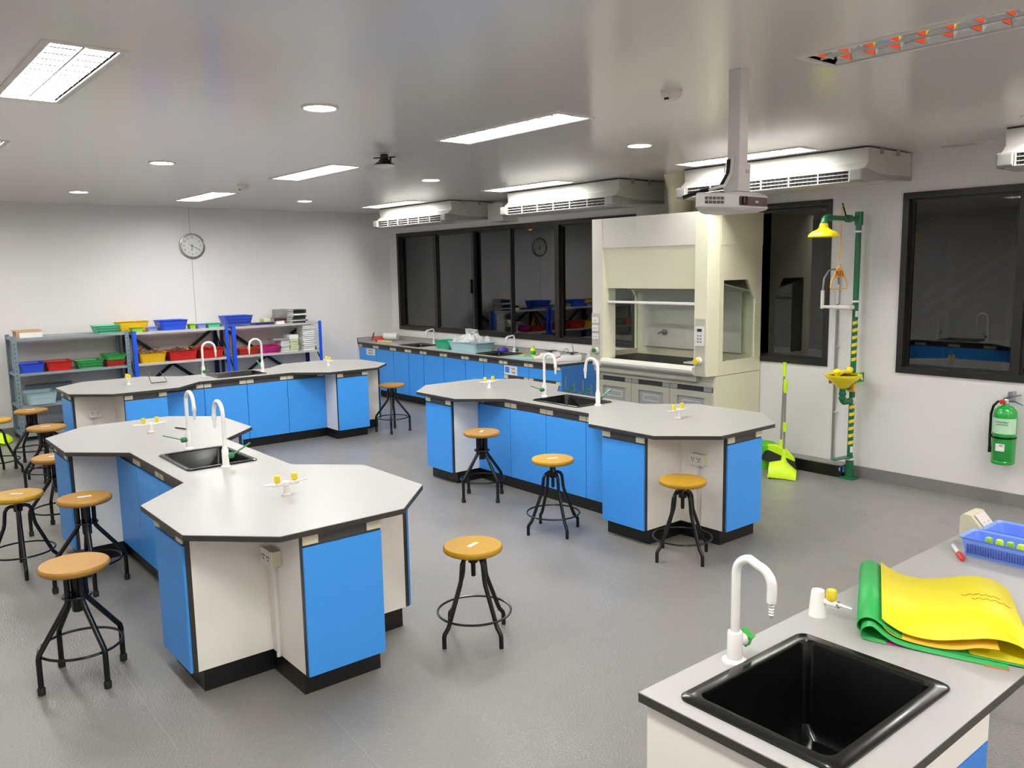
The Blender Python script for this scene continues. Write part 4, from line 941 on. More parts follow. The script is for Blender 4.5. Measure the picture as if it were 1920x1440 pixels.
obj('wrapped_pipe', MB().tube([(0,0.02,0), (-0.02,-0.02,0.0), (-0.10,-0.03,0.0), (-0.27,-0.0,0.0)], [0.022, 0.022, 0.018, 0.012], 12), M_PIPE, t2, smooth=True)
obj('riser', MB().tube([(-0.27,0.0,-0.015), (-0.27,0.0,0.14)], 0.016, 10), M_PIPE, t2, smooth=True)
obj('flexible_loop', MB().tube([(-0.27,0.0,0.14), (-0.268,0.01,0.24), (-0.25,0.05,0.31), (-0.22,0.10,0.32), (-0.205,0.13,0.27), (-0.205,0.14,0.18)], 0.008, 8), M_PIPEG, t2, smooth=True)
t2 = thing('water_pipe', 'thin grey pipe running down the wall left of the shower pole', 'pipe', (-3.80, 6.78, 0))
obj('pipe', MB().tube([(0,0,0.09), (0,0,1.66)], 0.0095, 10), M_PIPEG, t2, smooth=True)
for z in (1.13, 0.55): obj('clip', MB().box(-0.03, 0.03, -0.008, 0.02, z-0.004, z+0.004), M_PIPE, t2)
obj('sleeve', MB().tube([(0,0,1.50), (0,0,1.67)], 0.014, 10), M_PIPE, t2, smooth=True)
obj('stop_valve', MB().box(-0.02, 0.012, -0.02, 0.01, 0.80, 0.86), M_PIPE, t2); obj('valve_handle', MB().box(-0.035, -0.012, -0.035, -0.02, 0.805, 0.865), M_RED, t2)
# low black box trunking by the skirting
t = thing('floor_trunking', 'low black box trunking along the wall left of the shower base', 'trunking', (-4.1, 6.72, 0))
obj('body', MB().box(-4.62, -3.64, 6.66, 6.785, 0, 0.105), M_PLINTH, t, world=True); obj('lid', MB().box(-4.62, -3.635, 6.655, 6.785, 0.105, 0.115), M_BASE, t, world=True)

# ------------------------------------------------------------ dustpan, broom, bin
def dustpan(lab, loc, rz, hgt, s=1.0):
    t = thing('dustpan', lab, 'dustpan', loc, rz, 'long-handled lime dustpans')
    w_ = 0.145*s; b = MB(); n = 10
    fr = [(-0.10*s, w_*math.cos(PI*i/n), 0.012+0.10*s*math.sin(PI*i/n)) for i in range(n+1)]
    mid = [(0.03*s, w_*0.95*math.cos(PI*i/n), 0.006+0.135*s*math.sin(PI*i/n)**0.8) for i in range(n+1)]
    bk = [(0.13*s, w_*1.15*math.cos(PI*i/n), 0.004+0.035*s*math.sin(PI*i/n)) for i in range(n+1)]
    loft(b, [fr, mid, bk], True, False); obj('scoop', b, M_LIME, t, smooth=True)
    obj('back_lip', MB().box(-0.108*s, -0.098*s, -w_*0.95, w_*0.95, 0.0, 0.022), M_LIME, t, bevel=0.003)
    obj('socket', MB().lathe([(0.035, 0.12*s), (0.02, 0.15*s), (0.016, 0.23*s), (0.014, 0.23*s+0.01)], (0.02*s,0,0), 14), M_LIME, t, smooth=True)
    obj('handle_pole', MB().tube([(0.02*s,0,0.2*s), (0.02*s,0.0,hgt-0.1)], 0.010, 10), M_PIPEG, t, smooth=True)
    obj('pole_clip', MB().lathe([(0.015, 0.46*hgt), (0.016, 0.56*hgt)], (0.02*s,0,0), 12), M_LIME, t, smooth=True)
    obj('grip', MB().lathe([(0.013, hgt-0.12), (0.018, hgt-0.10), (0.018, hgt-0.02), (0.014, hgt)], (0.02*s,0,0), 12), M_LIME, t, smooth=True)
    return t
dustpan('lime dustpan with long grey handle on the floor left of the shower', (-4.04, 6.36, 0), D(30), 0.86, 1.0)
t = thing('broom', 'lime broom with dark bristles leaning behind the dustpan near the shower', 'broom', (-4.16, 6.50, 0), D(25))
obj('bristles', MB().add([(-.15,-.03,.10),(.16,-.03,.02),(.16,.03,.02),(-.15,.03,.10),(-.115,-.02,.205),(.14,-.02,.105),(.14,.02,.105),(-.115,.02,.205)], [(0,1,2,3),(4,5,6,7),(0,1,5,4),(1,2,6,5),(2,3,7,6),(3,0,4,7)]), M_BRIS, t)
obj('head', MB().prism([(-0.125, 0.205), (0.145, 0.10), (0.14, 0.125), (0.07, 0.20), (-0.02, 0.235), (-0.09, 0.235)], -0.025, 0.025, 'y'), M_LIME, t, bevel=0.004)
obj('socket', MB().lathe([(0.018, 0.20), (0.013, 0.29)], (0.02,0,0), 12), M_LIME, t, smooth=True)
obj('handle_pole', MB().tube([(0.02,0,0.25), (0.03,0.02,0.86)], 0.010, 10), M_PIPEG, t, smooth=True)
obj('grip', MB().tube([(0.03,0.02,0.86), (0.032,0.024,0.985)], 0.016, 12), M_LIME, t, smooth=True)
t = thing('waste_bin', 'bright green round bin half hidden behind the right-hand island', 'bin', (-4.33, 6.50, 0))
obj('bucket', MB().lathe([(0.08, 0.0), (0.105, 0.19), (0.115, 0.20), (0.115, 0.225), (0.10, 0.222), (0.075, 0.02), (0.001, 0.02)], n=28), M_LIMEG, t, smooth=True)
obj('rim', MB().lathe([(0.116, 0.185), (0.12, 0.19), (0.12, 0.23), (0.114, 0.232)], n=28, caps=False), M_LIMEG, t, smooth=True)
dustpan('lime dustpan at the left edge beside the grey rack', (-10.78, 1.32, 0), D(-30), 0.92, 1.0)

# ------------------------------------------------------------ wall clock
t = thing('wall_clock', 'round chrome-rimmed wall clock with white dial on the back wall', 'clock', (XW, 3.79, 2.225))
obj('bezel', MB().lathe([(0.15, 0.0), (0.165, 0.012), (0.163, 0.032), (0.148, 0.038), (0.140, 0.026)], n=44, axis='x', caps=False), M_ALU, t, smooth=True)
obj('dial', MB().lathe([(0.145, 0.0), (0.145, 0.014), (0.001, 0.014)], n=44, axis='x'), mat('dial_white', 'd5d6d2', 0.4), t)
for k in range(12):
    a = PI/2-(k+1)*PI/6
    text(str(k+1), 0.034, (XW+0.0155, 3.79+0.108*math.cos(a), 2.225+0.108*math.sin(a)), (0,1,0), (0,0,1), M_INK, t, 'numeral')
def hand(name, ang, ln, wd, m=M_INK):
    y, z = math.sin(ang), math.cos(ang); obj(name, MB().bar((0.019, -0.02*y, -0.02*z), (0.019, ln*y, ln*z), 0.003, wd, up=(1,0,0)), m, t)
hand('hour_hand', D(187), 0.062, 0.011); hand('minute_hand', D(118), 0.092, 0.009); hand('second_hand', D(-62), 0.05, 0.003)
obj('hub', MB().lathe([(0.007, 0.014), (0.007, 0.024), (0.001, 0.025)], n=12, axis='x'), M_INK, t)

# ------------------------------------------------------------ extinguisher
t = thing('fire_extinguisher', 'green fire extinguisher with pale label hung on the wall under the right window', 'extinguisher', (-2.385, 6.70, 0.34))
obj('cylinder', MB().lathe([(0.072, 0.0), (0.078, 0.006), (0.079, 0.022), (0.076, 0.026), (0.079, 0.03), (0.079, 0.375), (0.072, 0.405), (0.05, 0.43), (0.025, 0.44), (0.02, 0.452)], n=32), M_EXT, t, smooth=True)
def wrap(name, r, z0_, z1_, a0, a1, m, n=14):
    vs = []
    for k in range(n+1):
        a = a0+(a1-a0)*k/n; vs += [(r*math.cos(a), r*math.sin(a), z0_), (r*math.cos(a), r*math.sin(a), z1_)]
    return obj(name, MB().add(vs, [(2*k, 2*k+2, 2*k+3, 2*k+1) for k in range(n)]), m, t, smooth=True)
wrap('front_label', 0.0795, 0.235, 0.35, -2.6, -0.1, M_EXTL)
wrap('small_label', 0.0797, 0.105, 0.16, -1.95, -1.15, M_TAPW)
obj('strap', MB().lathe([(0.080, 0.195), (0.083, 0.197), (0.083, 0.209), (0.080, 0.211)], n=32, caps=False), M_BLK, t, smooth=True)
obj('strap_buckle', MB().box(-0.098, -0.078, -0.02, 0.0, 0.19, 0.215), M_BLK, t)
for s_, z, sz, m_ in (('CLEAN AGENT', 0.325, 0.014, M_INK), ('FIRE EXTINGUISHER', 0.305, 0.009, M_INK), ('ABC', 0.147, 0.014, M_INK)):
    text(s_, sz, (-2.385+0.081*math.cos(-1.45), 6.70+0.081*math.sin(-1.45), 0.34+z), (math.sin(1.45), math.cos(1.45)*1.0, 0), (0,0,1), m_, t)
obj('valve_head', MB().lathe([(0.02, 0.45), (0.022, 0.47), (0.016, 0.49)], n=14), M_CHROME, t, smooth=True)
obj('gauge', MB().lathe([(0.017, -0.04), (0.018, -0.02), (0.012, -0.018)], (-0.018, 0, 0.468), 16, 'y'), P_RED, t, smooth=True)
obj('lever', MB().prism([(-0.02, 0.48), (0.03, 0.50), (0.10, 0.525), (0.10, 0.532), (0.02, 0.512), (-0.02, 0.495)], -0.008, 0.008, 'y'), M_CHROME, t)
obj('lever', MB().prism([(0.0, 0.466), (0.06, 0.47), (0.115, 0.45), (0.117, 0.456), (0.062, 0.48), (0.0, 0.478)], -0.008, 0.008, 'y'), M_CHROME, t)
obj('hose', MB().tube([(-0.025,-0.005,0.47), (-0.055,-0.01,0.465), (-0.082,-0.012,0.43), (-0.095,-0.012,0.37), (-0.095,-0.012,0.20), (-0.092,-0.012,0.12)], 0.0095, 10), M_BLK, t, smooth=True)
obj('hose_nozzle', MB().lathe([(0.011, 0.075), (0.011, 0.12)], (-0.092,-0.012,0), 12), M_BLK, t, smooth=True)
obj('wall_bracket', MB().box(0.0, 0.028, 0.03, 0.1, 0.47, 0.54), M_ALU, t)

# ------------------------------------------------------------ projector
t = thing('projector', 'light grey ceiling projector with dark lens panel hanging from its column', 'projector', (-2.34, 3.16, 2.083))
PJ = [(-2.2, 3.084), (-2.2, 3.30), (-2.225, 3.325), (-2.46, 3.325), (-2.48, 3.30), (-2.455, 3.14), (-2.296, 2.915), (-2.288, 2.902), (-2.274, 2.908)]
PJ = [(x+2.34, y-3.16) for x, y in PJ]
def pj(k, z): return [(x*k, y*k, z) for x, y in PJ]
loft(b_ := MB(), [pj(0.80, 0.0), pj(0.96, 0.008), pj(1.01, 0.016), pj(1.01, 0.020)]); obj('lower_shell', b_, M_PROJ, t, smooth=True)
loft(b_ := MB(), [pj(0.99, 0.021), pj(0.99, 0.068), pj(0.94, 0.076)]); obj('upper_shell', b_, M_PROJ, t, smooth=True)
obj('lens_panel', MB().prism([(y, z) for y, z in rrect(-0.072, 0.135, 0.023, 0.062, 0.008, 3)], 0.139, 0.1415, 'x'), M_PROJD, t)
obj('lens', MB().lathe([(0.001, 0.1405), (0.015, 0.141), (0.018, 0.147), (0.018, 0.14)], (0, -0.035, 0.043), 20, 'x'), M_SINK, t, smooth=True)
fd = Vector((0.388, 0.922, 0)).normalized(); fn = Vector((0.922, -0.388, 0)).normalized(); fo = Vector((0.139, -0.076, 0))
for r_ in range(2):
    for c_ in range(5):
        c = fo - fd*(0.155-c_*0.019) + fn*0.0005 + Vector((0, 0, 0.035+r_*0.017))
        obj('vent_slot', MB().bar(c-fd*0.007, c+fd*0.007, 0.004, 0.012), M_RAIL, t)
text('EIKI', 0.014, (-2.34+0.1425, 3.16+0.055, 2.083+0.040), (0,1,0), (0,0,1), M_TAPW, t)
t = thing('projector_column', 'square white column hanging from the ceiling that carries the projector', 'column', (-2.34, 3.265, 2.162))
obj('column_tube', MB().box(-0.032, 0.032, -0.032, 0.032, 0.13, CEIL-2.16-0.002), M_PROJ, t, bevel=0.003)
obj('mount_fork', MB().box(-0.04, 0.04, -0.045, 0.045, 0.018, 0.14), M_PROJ, t, bevel=0.003)
obj('mount_plate', MB().box(-0.09, 0.09, -0.13, 0.04, 0.0, 0.008), M_PROJ, t)
for s_ in (-1, 1): obj('mount_arm', MB().bar((0.02, s_*0.03, 0.012), (0.05, s_*0.11, 0.006), 0.02, 0.008), M_PROJ, t)
obj('bolt', MB().box(0.04, 0.043, 0.01, 0.035, 0.10, 0.115), M_PIPEG, t)
obj('cable', MB().tube([(-0.02,-0.04,0.16), (0.0,-0.075,0.09), (0.0,-0.13,0.03), (-0.04,-0.20,0.018), (-0.10,-0.26,-0.01)], 0.009, 8), M_BLK, t, smooth=True)
obj('cable', MB().tube([(0.0,-0.035,0.17), (0.01,-0.06,0.10), (0.02,-0.12,0.04), (0.0,-0.20,0.02)], 0.007, 8), M_PIPE, t, smooth=True)

for (x0_, x1_, z0_, z1_), lab in (((-0.95, -0.05, 0.8, 2.0), 'unseen orange board added low on the window wall beyond the right edge'), ((0.05, 1.8, 1.7, 2.66), 'unseen long orange board added high on the window wall beyond the right edge')):
    tt = thing('reflection_board', lab, 'board', ((x0_+x1_)/2, YW-0.02, (z0_+z1_)/2))  # unseen boards added to give the louvres an orange reflection
    obj('board', MB().box(x0_, x1_, YW-0.03, YW-0.004, z0_, z1_), mat('board_orange', 'e2501c', 0.6), tt, world=True)
# ------------------------------------------------------------ racks
def rack(name_lab, y0, y1, post_m, shelf_m, zs, brace, back_m, posts_front=None, ztop=None):
    t = thing('storage_rack', name_lab, 'shelf unit', (-10.93, (y0+y1)/2, 0))
    xf_, xb_ = -10.70, -11.16; zt = ztop or zs[0]+0.01; w_ = 0.045
    for (x, s_) in ((xf_, -1), (xb_, 1)):
        for (y, q) in ((y0, 1), (y1, -1)):
            m = post_m if s_ < 0 else back_m
            pl = [(x, y), (x+s_*w_, y), (x+s_*w_, y+q*0.004), (x+s_*0.004, y+q*0.004), (x+s_*0.004, y+q*w_), (x, y+q*w_)]
            pp = obj('post', MB().prism(pl, 0, zt), m, t, world=True)
            if s_ < 0:
                hm = MB()
                for i in range(int(zt/0.05)-1): hm.box(x-0.0005, x+0.001, y+q*0.018-0.004, y+q*0.018+0.004, 0.05+i*0.05, 0.065+i*0.05)
                o = obj('post_holes', hm, M_DARK if post_m is M_POSTG else post_m, pp, world=True); o['kind'] = 'stuff'
    for z in zs:
        obj('shelf', MB().box(xb_+0.003, xf_-0.005, y0+0.006, y1-0.006, z-0.03, z), shelf_m, t, world=True, bevel=0.002)
    if brace:
        obj('cross_brace', MB().bar((xb_, y0+0.03, 0.28), (xb_, y1-0.03, 1.14), 0.042, 0.004, up=(1,0,0)), M_BLK, t, world=True)
        obj('cross_brace', MB().bar((xb_+0.004, y0+0.03, 1.14), (xb_+0.004, y1-0.03, 0.28), 0.042, 0.004, up=(1,0,0)), M_BLK, t, world=True)
        for y in (y0+0.006, y1-0.006):
            obj('side_brace', MB().bar((xf_-0.02, y, 0.60), (xb_+0.02, y, 1.05), 0.03, 0.004, up=(0,1,0)), M_BLK, t, world=True)
    return t
rack('blue-grey slotted metal rack at the left with coloured baskets', 1.56, 2.79, M_POSTG, M_SHELFG, (1.175, 0.775, 0.41, 0.08), False, M_POSTG, ztop=1.20)
rack('blue-posted storage rack behind the far island, the left one', 2.83, 4.01, M_POSTB, M_SHELF, (1.165, 0.78, 0.35), True, M_NAVY, ztop=1.18)
rack('blue-posted storage rack holding the book stacks, the right one', 4.06, 5.33, M_POSTB, M_SHELF, (1.165, 0.78, 0.35), True, M_NAVY, ztop=1.18)
xs = -10.84
def rb(lab, y0, y1, z, h_, m, dx=0.28, cat='basket', x=xs, **k):
    return tub(lab, cat, x, (y0+y1)/2, z, y1-y0-0.01, dx, h_, m, rz=PI/2, name='basket' if cat == 'basket' else cat, **k)
Zt, Zm, Zl = 1.175, 0.775, 0.41
rb('green slotted basket on top of the grey rack at its right end', 2.425, 2.72, Zt, 0.09, P_MINT, slots=True, group='baskets on the racks')
rb('blue tub on the middle shelf of the grey rack', 1.60, 1.87, Zm, 0.11, P_BLUE, 0.30, 'tub')
rb('red tub on the middle shelf of the grey rack', 1.875, 2.165, Zm, 0.11, P_RED, 0.30, 'tub')
rb('green basket on the middle shelf of the grey rack, right of the red tub', 2.20, 2.50, Zm, 0.095, P_GREEN, 0.28, slots=True)
rb('red basket carrying a green one at the right end of the grey rack', 2.515, 2.745, Zm, 0.075, P_ORR, 0.28, slots=True)
rb('green oval basket stacked on the red basket in the grey rack', 2.505, 2.755, Zm+0.077, 0.065, P_GREEN, 0.30)
rb('pale grey-blue tub with white rim on the lower shelf of the grey rack', 1.64, 1.97, Zl, 0.14, P_TUB, 0.34, 'tub')
rb('grey translucent box behind the pale tub on the lower shelf', 1.70, 2.2, Zl, 0.19, plastic('smoke', '6d7a80'), 0.10, 'tub', x=-11.09)
t = thing('cardboard_box', 'brown cardboard box with white front on top of the grey rack', 'box', (-10.85, 1.745, Zt+0.001))
obj('box_body', MB().box(-0.13, 0.10, -0.13, 0.13, 0, 0.075), M_CARD, t); obj('white_front', MB().box(0.10, 0.125, -0.10, 0.13, 0, 0.055), M_PAPER, t); obj('lid_flap', MB().box(-0.13, 0.10, -0.15, 0.13, 0.075, 0.08), M_CARD, t)
Zt = 1.165; Zm = 0.78
rb('large yellow tray on top of the left blue rack', 2.72, 3.09, Zt+0.001, 0.125, P_YEL, 0.20, 'tray', x=-10.98)
rb('small lime basket in front of the yellow tray', 2.83, 2.98, Zt, 0.06, P_LIME, 0.11, x=-10.79)
rb('small lilac box in front of the yellow tray and beside the blue tray', 3.015, 3.145, Zt, 0.055, P_LILAC, 0.12, x=-10.78)
rb('large blue tray on top of the left blue rack', 3.165, 3.52, Zt, 0.125, P_BLUE, 0.30, 'tray', x=-10.87)
rb('small lime-green basket right of the large blue tray', 3.53, 3.62, Zt, 0.065, P_LIME, 0.12, x=-10.80)
rb('small lilac-blue basket between lime and mint baskets', 3.63, 3.745, Zt, 0.06, P_LILAC, 0.13, x=-10.80)
rb('mint basket at the right end of the left blue rack top', 3.755, 3.935, Zt, 0.06, P_MINT, 0.13, x=-10.80)
rb('yellow tub of small parts on the middle shelf of the left blue rack', 2.89, 3.225, Zm, 0.125, P_YEL, 0.30, 'tub', fill=P_CLUT, fillh=1.35)
rb('red tub in the middle of the left blue rack, glassware inside', 3.24, 3.61, Zm, 0.125, P_RED, 0.30, 'tub', fill=P_CLUT, fillh=1.3)
rb('red tub at the right end of the left blue rack behind the tap', 3.62, 3.95, Zm, 0.125, P_RED, 0.30, 'tub', fill=P_RED, fillh=1.25)
rb('blue slotted basket standing over the joint of the two blue racks', 3.98, 4.36, 1.186, 0.12, P_BLUE, 0.30, slots=True)
rb('orange-red slotted basket on the middle shelf of the right blue rack', 4.14, 4.43, Zm, 0.09, P_ORR, 0.28, slots=True)
rb('magenta slotted basket beside the white book stacks', 4.46, 4.71, Zm, 0.10, P_MAG, 0.30, slots=True)
o = obj('yellow_folder', MB().prism([(0, 0.0), (0.10, 0.0), (0.02, 0.26), (0, 0.27)], 0, 0.02, 'x'), P_YEL); o.location = (-11.0, 4.13, Zm+0.0); tag(o, 'yellow folder leaning at the left of the right blue rack', 'folder')
rnd = random.Random(3)
def bookstack(lab, y0, y1, z, n, h_, m, group, dx=0.21, x=-10.83, jit=0.009, m2=None):
    th = h_/n
    for i in range(n):
        a = rnd.uniform(-jit, jit)
        nth = ['bottom', 'second from the bottom', 'third from the bottom', 'fourth from the bottom', 'fifth from the bottom', 'sixth from the bottom', 'seventh from the bottom', 'eighth from the bottom', 'ninth from the bottom', 'tenth from the bottom', 'third from the top', 'second from the top', 'topmost'][i if i < n-1 else 12]
        t = thing('book', lab+', '+nth, 'book', (x+a, (y0+y1)/2+rnd.uniform(-jit, jit), z+i*th), rnd.uniform(-0.03, 0.03), group)
        w_ = (y1-y0)/2
        mm = m2 if (m2 and i % 3 == 1) else m
        obj('cover', MB().box(-dx/2, dx/2, -w_, w_, th*0.78, th*0.88).box(-dx/2, dx/2, -w_, w_, 0.0, th*0.10).box(dx/2-0.003, dx/2, -w_, w_, 0.0, th*0.88), mm, t)
        obj('pages', MB().box(-dx/2+0.004, dx/2-0.004, -w_+0.003, w_-0.003, th*0.10, th*0.78), M_PAPER, t)
bookstack('white book in the stack beside the magenta basket', 4.73, 4.85, Zm, 8, 0.16, M_PAPER, 'books in the low white stack')
tag(obj('box_file', MB().box(-10.94, -10.72, 4.64, 4.84, Zm+0.161, Zm+0.185), M_BOOKG, bevel=0.002), 'flat grey box on the low white book stack', 'box')
bookstack('pale green-edged book in the middle shelf stack', 4.86, 4.985, Zm, 7, 0.165, M_PAPERG, 'books in the pale green stack')
tag(obj('white_box', MB().box(-10.94, -10.72, 4.86, 4.985, Zm+0.166, Zm+0.225), M_PAPER, bevel=0.002), 'white box on the pale green book stack', 'box')
bookstack('white book in the tallest stack', 5.06, 5.225, Zm, 13, 0.35, M_PAPER, 'books in the tall white stack')
bookstack('black-spined book in the stack on the rack top', 4.93, 5.12, 1.165, 7, 0.185, M_BOOKB, 'books in the black stack', m2=M_PAPER, jit=0.012)
tag(obj('box_file', MB().box(-11.12, -10.98, 4.80, 4.98, 1.166, 1.35), M_BOOKG, bevel=0.002), 'grey box file behind the black book stack', 'box')
bookstack('dark flat folder lying on the rack top', 4.39, 4.66, 1.165, 2, 0.03, P_PURP, 'dark folders on the rack top', m2=M_BOOKB)
tag(obj('card_box', MB().box(-11.0, -10.85, 4.56, 4.66, 1.196, 1.24), M_PAPERG), 'small pale box on the dark folders', 'box')
tag(obj('red_box', MB().box(-10.85, -10.73, 4.69, 4.80, 1.165, 1.205), M_PAPER, bevel=0.001), 'small white and red box on the right blue rack top', 'box')
bookstack('dark red book left of the black stack', 4.67, 4.85, 1.206, 2, 0.035, mat('book_maroon', '4a1c1a', 0.5), 'dark red books', x=-10.86)

# ------------------------------------------------------------ teacher bench
tx0, tx1, ty0, ty1 = -1.352, -0.745, 1.508, 3.62
TSX, TSY = 0.217, 0.284
tsc = (-1.052, 1.841)
t = thing('worktop', 'light grey worktop of the demonstration bench at lower right', 'worktop', (-1.05, 2.6, 0))
hl = [[(tsc[0]-0.19, tsc[1]-0.25), (tsc[0]+0.19, tsc[1]-0.25), (tsc[0]+0.19, tsc[1]+0.25), (tsc[0]-0.19, tsc[1]+0.25)]]
obj('laminate_surface', MB().slab([(tx0+.001, ty0+.001), (tx1-.001, ty0+.001), (tx1-.001, ty1-.001), (tx0+.001, ty1-.001)], hl, 0.7672, BZ), M_LAM, t, world=True)
obj('edge_band', MB().slab([(tx0, ty0), (tx1, ty0), (tx1, ty1), (tx0, ty1)], hl, 0.744, 0.7672), M_EDGE, t, world=True)
t = thing('bench_cabinet', 'white sided cabinet with blue door under the demonstration bench sink', 'cabinet', (-1.05, 1.85, 0))
def tb(name, mb, m, **k): return obj(name, mb, m, t, world=True, **k)
tb('carcass', MB().slab([(tx0+0.02, ty0+0.012), (-0.80, ty0+0.012), (-0.80, 2.22), (tx0+0.02, 2.22)], [[(tsc[0]-0.205, tsc[1]-0.265), (tsc[0]+0.205, tsc[1]-0.265), (tsc[0]+0.205, tsc[1]+0.265), (tsc[0]-0.205, tsc[1]+0.265)]], 0.10, 0.744), M_WHITE)
tb('plinth', MB().box(tx0+0.04, -0.84, ty0+0.03, 2.2, 0, 0.10), M_PLINTH)
tb('drawer_front', MB().box(-0.80, -0.782, ty0+0.015, 2.22, 0.615, 0.74), M_WHITE, bevel=0.001)
for a, b_ in ((ty0+0.015, 1.865), (1.869, 2.22)): tb('door', MB().box(-0.80, -0.782, a, b_, 0.11, 0.61), M_BLUED, bevel=0.001)
t = thing('bench_stand', 'black end stand under the far end of the demonstration bench', 'frame', (-1.05, 3.5, 0))
for x in (-1.30, -0.83): tb('leg', MB().box(x, x+0.04, 3.50, 3.54, 0, 0.744), M_PLINTH)
tb('cross_rail', MB().box(-1.26, -0.83, 3.505, 3.535, 0.66, 0.70), M_PLINTH)
tb('long_rail', MB().box(tx0+0.05, tx0+0.08, 2.22, 3.50, 0.66, 0.70), M_PLINTH)
sink('large black sink in the demonstration bench at lower right', (tsc[0], tsc[1], BZ), 0, TSX, TSY, 0.27, 0.040)
bent_tap('tall white bent tap with green handle beside the large sink', (-1.290, 1.830, BZ), 0.04, 0.304, 0.108, 0.098, 0.088, M_GREENB, None, R=0.048)
t = thing('gas_tap', 'white conical gas tap with yellow knob on the demonstration bench', 'gas tap', (-1.306, 2.278, BZ), 0.12)
obj('base', MB().lathe([(0.028, 0), (0.028, 0.004), (0.0265, 0.006), (0.0205, 0.078), (0.018, 0.082), (0.001, 0.082)], n=28), M_TAPW, t, smooth=True)
obj('arm', MB().tube([(0.018,0,0.052), (0.04,0,0.05), (0.062,0,0.05)], [0.009, 0.011, 0.010], 12), M_TAPW, t, smooth=True)
obj('ferrule', MB().lathe([(0.011, 0.060), (0.011, 0.066)], (0,0,0.05), 14, 'x'), M_ALU, t, smooth=True)
obj('nozzle', MB().tube([(0.062,0,0.05), (0.078,0,0.05), (0.105,0,0.048)], [0.008, 0.0045, 0.0035], 10), M_TAPW, t, smooth=True)
obj('knob', MB().lathe([(0.009, 0.058), (0.014, 0.062), (0.0155, 0.066), (0.0155, 0.088), (0.013, 0.093), (0.001, 0.094)], (0.042,0,0), 14), M_YELK, t, smooth=True)
# folded card sheets
def sheet(name, prof, w0, w1, origin, u, v, m, parent=None, th=0.0012):
    """prof: (s,z) polyline along u; swept along v from w0 to w1 (w may be a function of s)"""
    U = Vector(u).normalized(); V = Vector(v).normalized(); O = Vector(origin); vs = []
    for (s, z) in prof:
        for wv in (w0, w1): vs.append(O + U*s + V*wv + Vector((0,0,z)))
    n = len(prof); mb = MB().add(vs, [(2*i, 2*i+1, 2*i+3, 2*i+2) for i in range(n-1)])
    o = obj(name, mb, m, parent, smooth=True)
    md = o.modifiers.new('thickness', 'SOLIDIFY'); md.thickness = th; md.offset = 0
    return o
def smooth_prof(keys, n=8):
    out = []
    for i in range(len(keys)-1):
        p0 = Vector(keys[max(i-1, 0)]); p1 = Vector(keys[i]); p2 = Vector(keys[i+1]); p3 = Vector(keys[min(i+2, len(keys)-1)])
        for k in range(n):
            t_ = k/n; out.append(tuple(0.5*((2*p1)+(p2-p0)*t_+(2*p0-5*p1+4*p2-p3)*t_*t_+(3*p1-p0-3*p2+p3)*t_**3)))
    out.append(tuple(keys[-1])); return out
# local axes of the stack: u runs to the right-hand side of the picture, v runs away along the bench
U = Vector((0.95, 0.31, 0)).normalized(); V = Vector((-0.455, 0.89, 0)).normalized()
O = (-1.150, 2.250, BZ)
g = smooth_prof([(0.055, 0.004), (0.01, 0.008), (-0.012, 0.026), (0.0, 0.052), (0.03, 0.058), (0.07, 0.036), (0.12, 0.012), (0.2, 0.006), (0.44, 0.004)])
o = sheet('green_card', g, -0.01, 0.50, O, U, V, M_PAPG); tag(o, 'green card sheet with a rolled fold under the yellow cards', 'card sheet')
g2 = smooth_prof([(0.07, 0.002), (0.02, 0.003), (0.0, 0.012), (0.006, 0.036), (0.03, 0.046), (0.06, 0.026), (0.10, 0.009), (0.18, 0.003), (0.37, 0.002)])
o = sheet('green_card', g2, -0.04, 0.48, O, U, V, M_PAPG); tag(o, 'lower green card sheet lying flat on the bench under the fold', 'card sheet')
o = sheet('magenta_card', smooth_prof([(0.012, 0.004), (0.022, 0.002), (0.06, 0.0015), (0.12, 0.0015)]), -0.035, 0.3, O, U, V, M_PAPM); tag(o, 'magenta card sheet peeking from inside the green fold', 'card sheet')
o = sheet('orange_card', [(0.31, 0.001), (0.37, 0.001)], -0.045, 0.1, O, U, V, M_PAPO); tag(o, 'orange card corner under the green sheets at the front', 'card sheet')
y1_ = smooth_prof([(0.055, 0.060), (0.075, 0.046), (0.12, 0.028), (0.19, 0.026), (0.27, 0.046), (0.33, 0.062), (0.385, 0.060), (0.425, 0.040), (0.44, 0.018), (0.425, 0.008), (0.36, 0.007), (0.28, 0.008)])
o = sheet('yellow_card', y1_, 0.0, 0.50, O, U, V, M_PAPY); tag(o, 'large bright yellow card folded over with pencil scribbles', 'card sheet')
for k, (s0, w_) in enumerate(((0.285, 0.33), (0.31, 0.295))):
    pts = []
    for i in range(26):
        s_ = s0-0.0+i*0.0042; wv = w_+0.010*math.sin(i*1.9+k)*math.sin(i*0.7)
        zz = next((p0[1]+(p1[1]-p0[1])*(s_-p0[0])/(p1[0]-p0[0]) for p0, p1 in zip(y1_, y1_[1:]) if p0[0] <= s_ < p1[0]), 0.05)
        pts.append(Vector(O)+U*s_+V*wv+Vector((0,0,zz+0.0016)))
    obj('scribble', MB().tube(pts, 0.0006, 4), M_INK, o)
y2 = smooth_prof([(0.06, 0.040), (0.085, 0.022), (0.13, 0.012), (0.20, 0.010), (0.255, 0.018), (0.30, 0.034), (0.35, 0.040)])
o = sheet('yellow_card', y2, -0.012, 0.48, O, U, V, M_PAPYU); tag(o, 'second yellow card sheet inside the fold of the top one', 'card sheet')
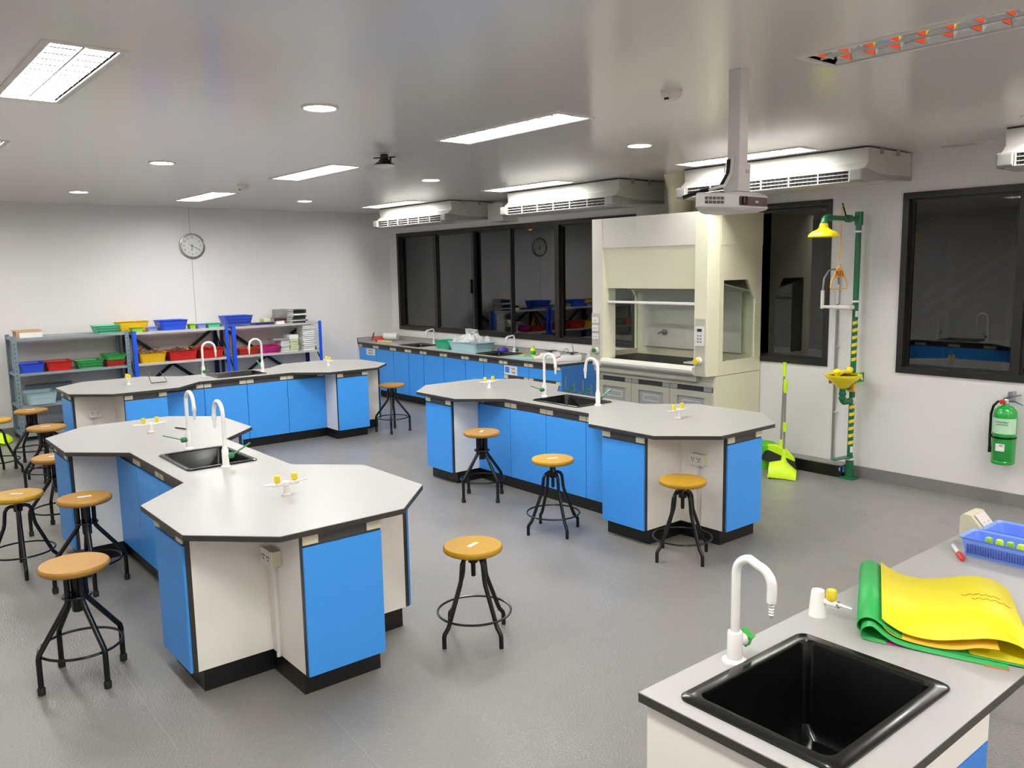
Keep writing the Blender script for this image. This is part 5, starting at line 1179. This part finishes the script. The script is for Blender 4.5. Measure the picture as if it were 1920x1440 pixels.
# marker, socket block, baskets
t = thing('marker_pen', 'white marker pen with red cap on the demonstration bench', 'pen', (-1.254, 3.153, BZ+0.0095), math.atan2(-0.137, 0.095))
obj('barrel', MB().lathe([(0.006, -0.078), (0.0085, -0.070), (0.0085, 0.02)], n=16, axis='x'), M_TAPW, t, smooth=True)
obj('cap', MB().lathe([(0.0095, 0.015), (0.0095, 0.068), (0.006, 0.080)], n=16, axis='x'), P_RED, t, smooth=True)
t = thing('socket_block', 'beige wedge-shaped socket block on the far corner of the demonstration bench', 'socket', (-1.29, 3.43, BZ), 0)
obj('body', MB().prism([(-0.045, 0), (0.065, 0), (0.065, 0.022), (-0.005, 0.100), (-0.033, 0.100), (-0.045, 0.085)], -0.075, 0.045, 'y'), M_HOLD, t, bevel=0.003)
fp = MB().box(-0.045, 0.045, -0.04, 0.04, 0, 0.004).xf(Matrix.Translation((0.032, -0.015, 0.062)) @ Matrix.Rotation(math.atan2(0.078, 0.07), 4, 'Y'))
f_ = obj('face_plate', fp, M_FRAMEW, t)
hm = MB()
for u_ in (-0.02, 0.02):
    for du, dz in ((-0.007, 0.007), (0.007, 0.007), (0, -0.007)): hm.box(dz-0.002, dz+0.002, u_+du-0.002, u_+du+0.002, 0.004, 0.0046)
obj('socket_holes', hm.xf(Matrix.Translation((0.032, -0.015, 0.062)) @ Matrix.Rotation(math.atan2(0.078, 0.07), 4, 'Y')), M_DARK, t)
t = tub('sky blue slotted basket of lime-topped markers on the demonstration bench', 'basket', -1.055, 3.235, BZ, 0.40, 0.135, 0.068, P_BASK, rz=0.0, name='basket', slots=True, fine=True, rim=0.006, taper=0.93)
tub('sky blue slotted basket behind the one with markers', 'basket', -1.035, 3.40, BZ, 0.40, 0.16, 0.068, P_BASK, rz=0.0, name='basket', slots=True, fine=True, rim=0.006, taper=0.93)
for i in range(9):
    q = thing('bottle', 'small %s-capped white bottle in the nearer blue basket, %s' % ('lime' if i % 2 else 'green', ['at the left end', 'second from the left', 'third from the left', 'fourth from the left', 'fifth from the left', 'sixth from the left', 'seventh from the left', 'second from the right end', 'at the right end'][i]), 'bottle', (-1.18+i*0.036, 3.235, BZ+0.012), 0, 'bottles in the blue basket')
    obj('body', MB().lathe([(0.012, 0.0), (0.013, 0.005), (0.013, 0.035), (0.009, 0.042)], n=12), M_TAPW, q, smooth=True)
    obj('cap', MB().lathe([(0.0135, 0.036), (0.0145, 0.040), (0.011, 0.052), (0.001, 0.056)], n=12), M_LIME if i % 2 else P_LIME, q, smooth=True)
o = obj('stopper', MB().lathe([(0.014, 0), (0.015, 0.01), (0.001, 0.011)], n=16), P_PURP, smooth=True); o.location = (-1.10, 3.40, BZ+0.006); tag(o, 'dark round cap inside the farther blue basket', 'cap')
